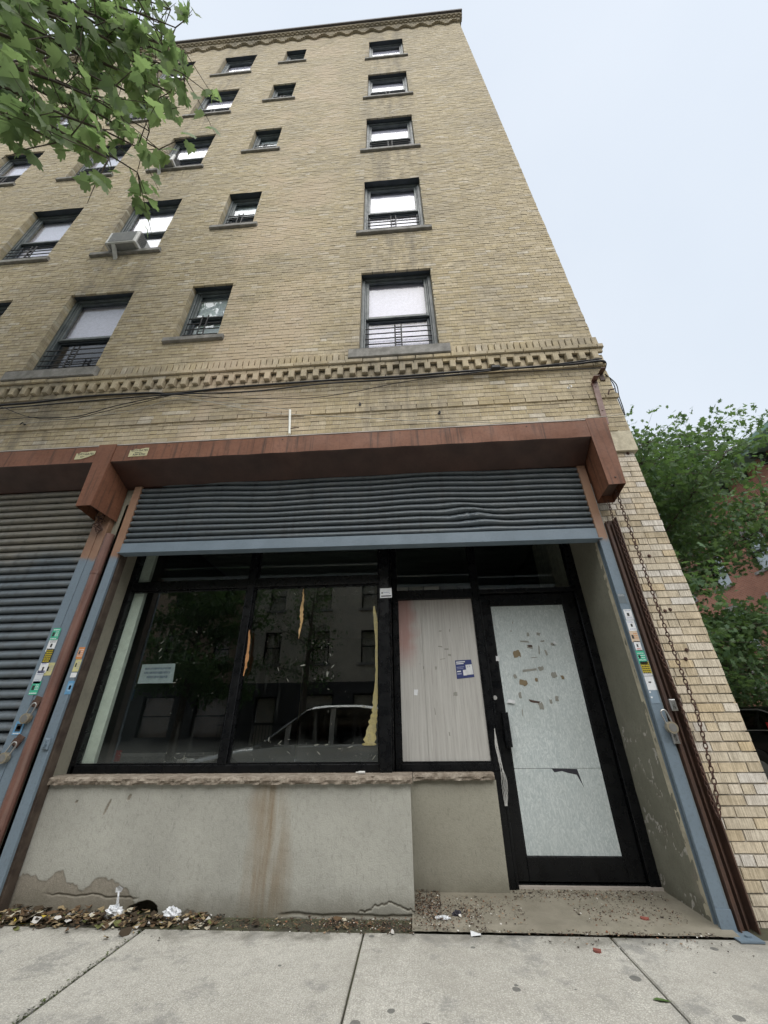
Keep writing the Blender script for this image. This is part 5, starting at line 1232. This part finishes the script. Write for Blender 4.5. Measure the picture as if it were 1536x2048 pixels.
# ------------------------------------------------------------------ cars
def car(name, label, loc, rz, L, Wd_, H, paint, suv=False, group=None):
    e = empty(name, label, 'car', loc, group); e.rotation_euler = (0,0,rz)
    hb = .92 if not suv else 1.08; w_ = Wd_/2
    def top(t):   # bonnet and boot line along the car, t from rear 0 to nose 1
        if suv: pts = [(0,hb-.12),(.03,hb),(.55,hb+.02),(.72,hb),(.93,hb-.14),(1,hb-.42)]
        else: pts = [(0,hb-.2),(.03,hb-.02),(.25,hb+.02),(.6,hb),(.75,hb-.06),(.94,hb-.22),(1,hb-.42)]
        for i in range(len(pts)-1):
            if pts[i][0] <= t <= pts[i+1][0]:
                k = (t-pts[i][0])/(pts[i+1][0]-pts[i][0]); k = k*k*(3-2*k)*.5+k*.5; return pts[i][1]+(pts[i+1][1]-pts[i][1])*k
        return pts[-1][1]
    n = 44; m_ = MB(); R_ = []
    for i in range(n+1):
        t = i/n; x = -L/2+L*t; pin = 1-.16*(abs(2*t-1)**5); zt = top(t); zb = .24+.12*abs(2*t-1)**8; ww = w_*pin
        ring = [(ww*.80,zb),(ww*.97,zb+.08),(ww*1.0,.5),(ww*1.0,.5+(zt-.5)*.55),(ww*.965,zt-.05),(ww*.90,zt),(ww*.5,zt+.03),(0,zt+.035)]
        ring = ring+[(-a,b) for a,b in ring[-2::-1]]; R_.append([(x,a,b) for a,b in ring])
    k = len(R_[0]); m_.add([p for r_ in R_ for p in r_], [(i*k+j,i*k+j+1,(i+1)*k+j+1,(i+1)*k+j) for i in range(n) for j in range(k-1)]+[tuple(range(k)), tuple(n*k+j for j in range(k-1,-1,-1))])
    m_.build('body', paint, e, True)
    # greenhouse
    if suv: GP = [(.01,hb-.02,0),(.05,H-.10,1),(.12,H-.01,1),(.35,H+.02,1),(.52,H-.02,1),(.58,H-.09,1),(.70,hb-.02,0)]
    else: GP = [(.10,hb,0),(.24,H-.06,1),(.34,H,1),(.45,H,1),(.53,H-.04,1),(.72,hb-.05,0)]
    gm = MB(); rf = MB(); G_ = []
    nn = 30
    for i in range(nn+1):
        t = GP[0][0]+(GP[-1][0]-GP[0][0])*i/nn
        for q in range(len(GP)-1):
            if GP[q][0] <= t <= GP[q+1][0]+1e-9:
                kk = (t-GP[q][0])/(GP[q+1][0]-GP[q][0]); z = GP[q][1]+(GP[q+1][1]-GP[q][1])*kk; break
        zr = max(z, hb); fr_ = (zr-hb)/(H-hb+1e-6); x = -L/2+L*t
        G_.append([(x,w_*.92,hb-.06),(x,w_*(.92-.06*fr_),hb+(zr-hb)*.5),(x,w_*(.92-.17*fr_),max(hb,zr-.05)),(x,w_*(.92-.24*fr_),zr),(x,0,zr+.03)])
    k = 5
    vs = [p for r_ in G_ for p in r_]+[(p[0],-p[1],p[2]) for r_ in G_ for p in r_]; off = len(vs)//2
    side = [(i*k+j,i*k+j+1,(i+1)*k+j+1,(i+1)*k+j) for i in range(nn) for j in (0,1)]
    gm.add(vs, side+[tuple(off+q for q in f_[::-1]) for f_ in side])
    cap = [(i*k+j,i*k+j+1,(i+1)*k+j+1,(i+1)*k+j) for i in range(nn) for j in (2,3)]
    a1, a2 = [], []
    for f_ in cap:
        i = f_[0]//k; t = (i+.5)/nn; (a1 if (.22 if not suv else .09) < t < (.66 if not suv else .80) else a2).append(f_)
    gm.add(vs, a2+[tuple(off+q for q in f_[::-1]) for f_ in a2]); gm.build('windows', M_carglass, e, True)
    rf.add(vs, a1+[tuple(off+q for q in f_[::-1]) for f_ in a1]); rf.build('roof', paint, e, True)
    pl = MB()
    for t in ((.13,.36,.60) if suv else (.27,.45,.60)):     # pillars
        i = min(nn-1, max(1, int((t-GP[0][0])/(GP[-1][0]-GP[0][0])*nn)))
        for s_ in (1,-1):
            a, b_, c_ = [Vector((p[0], s_*(p[1]+.006), p[2])) for p in G_[i][:3]]; dv = Vector((.05,0,0))
            pl.add([a-dv,a+dv,b_+dv,b_-dv,c_+dv,c_-dv], [(0,1,2,3),(3,2,4,5)])
    pl.build('pillars', paint, e)
    tr = MB()
    for s_ in (1,-1):
        tr.tube([Vector((p[2][0], s_*(p[2][1]+.012), p[2][2]+.005)) for p in G_[2:-2]], .013, 6)
        tr.tube([Vector((p[0][0], s_*(p[0][1]+.03), hb+.0)) for p in G_[1:-4]], .010, 6)
    tr.build('chrome_trim', M_steel, e)
    wh = []
    for i, (wx, s_) in enumerate(((.17,1),(.17,-1),(.81,1),(.81,-1))):
        x = -L/2+L*wx; m2 = MB(); m2.disc((x, s_*(w_-.20), .33),(0,s_,0),.33,.205,28); ty = m2.build('wheel', plain('tyre_rubber',(.02,.02,.02,1),.8) if i == 0 and 'tyre_rubber' not in bpy.data.materials else bpy.data.materials['tyre_rubber'], e)
        m2 = MB(); m2.disc((x, s_*(w_+.004), .33),(0,s_,0),.21,.006,20); m2.build('rim', M_steel, ty)
        m2 = MB(); m2.disc((x, s_*(w_-.005), .36),(0,s_,0),.39,.008,28); m2.build('wheel_arch', M_cable, e)
    M_tail = bpy.data.materials.get('red_lamp_glass') or plain('red_lamp_glass', (.45,.01,.015,1), .15)
    for s_ in (1,-1):
        m2 = MB(); z0 = hb-(.34 if not suv else .16); 
        m2.box(-L/2-.015,-L/2+.30,min(s_*w_*.70,s_*(w_*.925+.02)),max(s_*w_*.70,s_*(w_*.925+.02)),z0,z0+(.22 if not suv else .30)); m2.build('tail_lamp', M_tail, e)
        m2 = MB(); m2.box(L/2-.22,L/2+.0,min(s_*w_*.6,s_*w_*.90),max(s_*w_*.6,s_*w_*.90),.58,.70); m2.build('headlight', M_upglass if False else M_white, e)
    if suv:
        m2 = MB(); m2.box(-L/2-.02,-L/2+.0,-w_*.5,w_*.5,hb-.28,hb-.22); m2.build('boot_trim', M_steel, e)
    return e
M_silver = NT('silver_car_paint'); M_silver.pbsdf((.55,.57,.58,1), .25, .5); M_silver = M_silver.mat
M_blackcar = NT('black_car_paint'); M_blackcar.pbsdf((.010,.010,.012,1), .12, 0, None, .8); M_blackcar = M_blackcar.mat
M_navycar = NT('dark_blue_car_paint'); M_navycar.pbsdf((.02,.03,.06,1), .2, .3); M_navycar = M_navycar.mat
car('parked_car', 'silver sedan parked at the kerb opposite the shop, reflected in its panes', (-2.0,-5.75,-.2), math.pi, 5.3, 1.85, 1.62, M_silver, group='parked cars')
car('parked_car', 'black car with chrome window trim and red tail lamp behind the brick corner', (8.02,8.35,-.2), R(90), 4.6, 1.9, 1.52, M_blackcar, True, group='parked cars')
car('parked_car', 'dark blue sedan parked further left along the kerb', (-9.3,-5.8,-.2), math.pi, 4.6, 1.8, 1.45, M_navycar, group='parked cars')

# ------------------------------------------------------------------ trees
def leafmat(name, c, c2, tr=.35):
    t = NT(name); rpi = t.geo.outputs['Random Per Island']
    b = t.mix(rpi, c, c2); b = t.mix(t.ramp(t.noise(1.1,3), [(.35,0.),(.65,.5)]), b, tuple(q*.6 for q in c[:3])+(1,))
    df = t.n('ShaderNodeBsdfPrincipled'); t.put(df.inputs['Base Color'], b); df.inputs['Roughness'].default_value = .55; df.inputs['Specular IOR Level'].default_value = .35
    ts = t.n('ShaderNodeBsdfTranslucent'); t.put(ts.inputs[0], t.mix(.5, b, (.20,.34,.06,1)))
    m2 = t.n('ShaderNodeMixShader'); m2.inputs[0].default_value = tr; t.t.links.new(df.outputs[0], m2.inputs[1]); t.t.links.new(ts.outputs[0], m2.inputs[2]); t.t.links.new(m2.outputs[0], t.out.inputs[0]); return t.mat
M_leaf = leafmat('plane_leaf', (.23,.32,.19,1), (.32,.41,.21,1), .58); M_oak = leafmat('oak_leaf', (.07,.14,.07,1), (.14,.22,.09,1), .4)
M_bark = generic('bark', (.12,.10,.075,1), (.06,.05,.04,1), .95, 0, scale=9, fine=50, bump=.8)
LOBE = [(0,-.04),(.20,-.10),(.46,-.04),(.50,.06),(.42,.14),(.62,.22),(.66,.36),(.50,.36),(.54,.52),(.40,.58),(.27,.52),(.24,.70),(.12,.78),(.0,1.0),(-.12,.78),(-.24,.70),(-.27,.52),(-.40,.58),(-.54,.52),(-.50,.36),(-.66,.36),(-.62,.22),(-.42,.14),(-.50,.06),(-.46,-.04),(-.20,-.10)]
OAKL = [(0,0),(.14,.18),(.36,.30),(.13,.42),(.34,.64),(.10,.70),(0,1.0),(-.10,.70),(-.34,.64),(-.13,.42),(-.36,.30),(-.14,.18)]
def add_leaf(mb, p, s, d, nrm, shape, curl=.18):
    d = d.normalized(); b = d.cross(nrm)
    if b.length < 1e-3: b = d.orthogonal()
    b.normalize(); nn = b.cross(d); n = len(shape)
    L_ = [p+b*(x*s)+d*(y*s)+nn*(-curl*s*(abs(x)*1.1+.35*(y-.4)**2)) for x, y in shape]; c_ = p+d*(.35*s)
    mb.add([c_]+L_, [(0,1+i,1+(i+1)%n) for i in range(n)])
def bez(p0, p1, p2, n): return [(1-t)**2*p0+2*(1-t)*t*p1+t*t*p2 for t in [i/n for i in range(n+1)]]
def R3(r_): 
    v = Vector((r_.gauss(0,1), r_.gauss(0,1), r_.gauss(0,1))); return v.normalized()
# plane tree at the kerb, its lower boughs reaching over the camera towards the facade
r_ = random.Random(42)
base = Vector((-6.2,-3.9,0)); tree = empty('plane_tree', 'leafy plane tree whose boughs hang into the upper left corner', 'tree', base); tiv = Matrix.Translation(-base)
tk = MB(); fork = Vector((-6.0,-3.7,4.2)); tk.tube([base-Vector((0,0,.1)), base+Vector((.02,0,.4)), base+Vector((.1,.05,2)), fork], .24, 14, r2=.17)
topv = Vector((-5.6,-3.9,14)); tk.tube(bez(fork, Vector((-5.8,-3.9,9)), topv, 10), .17, 10, r2=.05)
lf = MB(); br_ = MB()
def at(px, py, dist): d_ = ray(px, py).normalized(); return CAM+d_*dist
tips = []   # boughs: (start height on stem, tip position)
for (px, py, ds) in ((400,175,6.6),(385,130,6.6),(360,240,6.2),(335,60,7.2),(395,160,6.2),(370,20,7.4),(345,95,6.2),(300,375,5.0),(325,285,5.6),(380,60,6.6),(402,115,7.4),(250,190,5.6),(370,200,6.2),(345,50,7.8),(345,325,5.4),(300,320,4.9),(310,10,8.2),(290,110,6.4),(265,250,5.2),(240,345,4.6),(190,-20,7.6),(255,60,7.0),(335,150,6.8),(180,110,5.6),(110,80,6.8),(90,-20,8.0),(60,250,5.0),(130,310,4.6)):
    tips.append(at(px*.95-10, py*.92, ds*1.2))
for i, tp in enumerate(tips):
    st = fork.lerp(topv, .02+.30*max(0,(tp.z-4)/8)) ; mid = st.lerp(tp, .5)+Vector((0,0,.35+.3*r_.random()))
    pts = bez(st, mid, tp, 14); pts = [p+R3(r_)*.03 for p in pts[:-1]]+[pts[-1]]
    br_.tube(pts, .035+.015*r_.random(), 7, r2=.006)
    Ln = (tp-st).length
    for k in range(3, 15):
        p = pts[min(k,14)]; fr = k/14
        for _ in range(3 if fr > .8 else (2 if fr > .6 else (1 if fr > .45 and k%2 else 0))):
            q = p+Vector((r_.gauss(0,.22), r_.gauss(0,.22), r_.gauss(-.05,.17)))*(.35+.85*fr)
            q_end = q; br_.tube([p, p.lerp(q_end,.5)+R3(r_)*.02, q_end], .006, 4, cap=False, r2=.002)
            for _2 in range(3 if r_.random() < .6 else 2):
                ll = q_end.lerp(p, r_.random()*.6)+R3(r_)*.06
                d_ = (Vector((r_.gauss(0,.7), r_.gauss(0,.7), -.75-.3*r_.random()))); nm = Vector((r_.gauss(0,.6), r_.gauss(0,.6), .9)) 
                add_leaf(lf, ll, r_.uniform(.10,.18), d_, nm, LOBE, r_.uniform(.15,.5))
# upper and street side crown
for i in range(34):
    a = r_.uniform(0,6.28); rr_ = r_.uniform(1.2,3.6); z = r_.uniform(6.5,14.5); tp = Vector((-6.4+math.cos(a)*rr_*1.0, -5.0+math.sin(a)*rr_*.75, z))
    if tp.y > -2.9: tp.y = -3.2
    st = fork.lerp(topv, max(.05, min(.95, (z-5)/10))); pts = bez(st, st.lerp(tp,.5)+Vector((0,0,.6)), tp, 8); br_.tube(pts, .045, 6, r2=.01)
    for k in range(2,9):
        for _ in range(9):
            ll = pts[k]+Vector((r_.gauss(0,.42), r_.gauss(0,.42), r_.gauss(0,.34)))
            add_leaf(lf, ll, r_.uniform(.13,.22), Vector((r_.gauss(0,.7), r_.gauss(0,.7), -.7)), Vector((r_.gauss(0,.6), r_.gauss(0,.6), .9)), LOBE)
o = tk.build('trunk', M_bark, None, True); o.parent = tree; o.matrix_parent_inverse = tiv
o = br_.build('branches', M_bark, None, True); o.parent = tree; o.matrix_parent_inverse = tiv
o = lf.build('crown', M_leaf, None, False, fix=False); o.parent = tree; o.matrix_parent_inverse = tiv
# pin oak on the side street
def oak(base, H, spread, seed, n_b, label, nleaf, trans, leafs, zlo):
    r_ = random.Random(seed); tr = empty('oak_tree', label, 'tree', base, 'trees on the streets'); iv = Matrix.Translation(-base)
    tk = MB(); topv = base+Vector((.2,.1,H*.95)); tk.tube(bez(base-Vector((0,0,.1)), base+Vector((.1,0,H*.5)), topv, 12), .19, 10, r2=.03)
    br_ = MB(); lf = MB()
    for i in range(n_b):
        f_ = (i+.5)/n_b; z = zlo+(H-zlo)*f_; a = i*2.399+r_.uniform(-.4,.4); rad = spread*(math.sin(math.pi*(.22+.74*f_))**.7)*r_.uniform(.75,1.1)
        st = base+Vector((.1,0,z*.96-.3)); tp = base+Vector((math.cos(a)*rad, math.sin(a)*rad, z+rad*(.28 if f_ > .3 else -.05)))
        pts = bez(st, st.lerp(tp,.5)+Vector((0,0,.25)), tp, 9); br_.tube(pts, .035, 6, r2=.008)
        for k in range(2,10):
            p = pts[k]
            for _ in range(trans):
                q = p+Vector((r_.gauss(0,.5), r_.gauss(0,.5), r_.gauss(0,.26)))*(.5+.6*k/9); br_.tube([p, q], .007, 3, cap=False, r2=.003)
                for _2 in range(nleaf):
                    ll = q+Vector((r_.gauss(0,.17), r_.gauss(0,.17), r_.gauss(0,.11)))
                    add_leaf(lf, ll, r_.uniform(*leafs), R3(r_)+Vector((0,0,-.3)), Vector((r_.gauss(0,.7), r_.gauss(0,.7), .8)), OAKL, .1)
    for nm, mb, mt in (('trunk',tk,M_bark),('branches',br_,M_bark),('crown',lf,M_oak)):
        o = mb.build(nm, mt, None, nm != 'crown', fix=False); o.parent = tr; o.matrix_parent_inverse = iv
oak(Vector((6.5,9.6,0)), 9.5, 5.0, 5, 60, 'dark green oak street tree rising behind the brick corner at the right', 11, 20, (.12,.20), 1.8)
oak(Vector((-10.6,-15.3,0)), 9.5, 3.6, 8, 26, 'bushy street tree across the avenue, mirrored in the left shop pane', 8, 9, (.16,.26), 2.6)
oak(Vector((-5.0,-15.3,0)), 7.5, 1.5, 9, 10, 'slim young tree across the avenue, mirrored in the right shop pane', 3, 5, (.12,.2), 2.8)
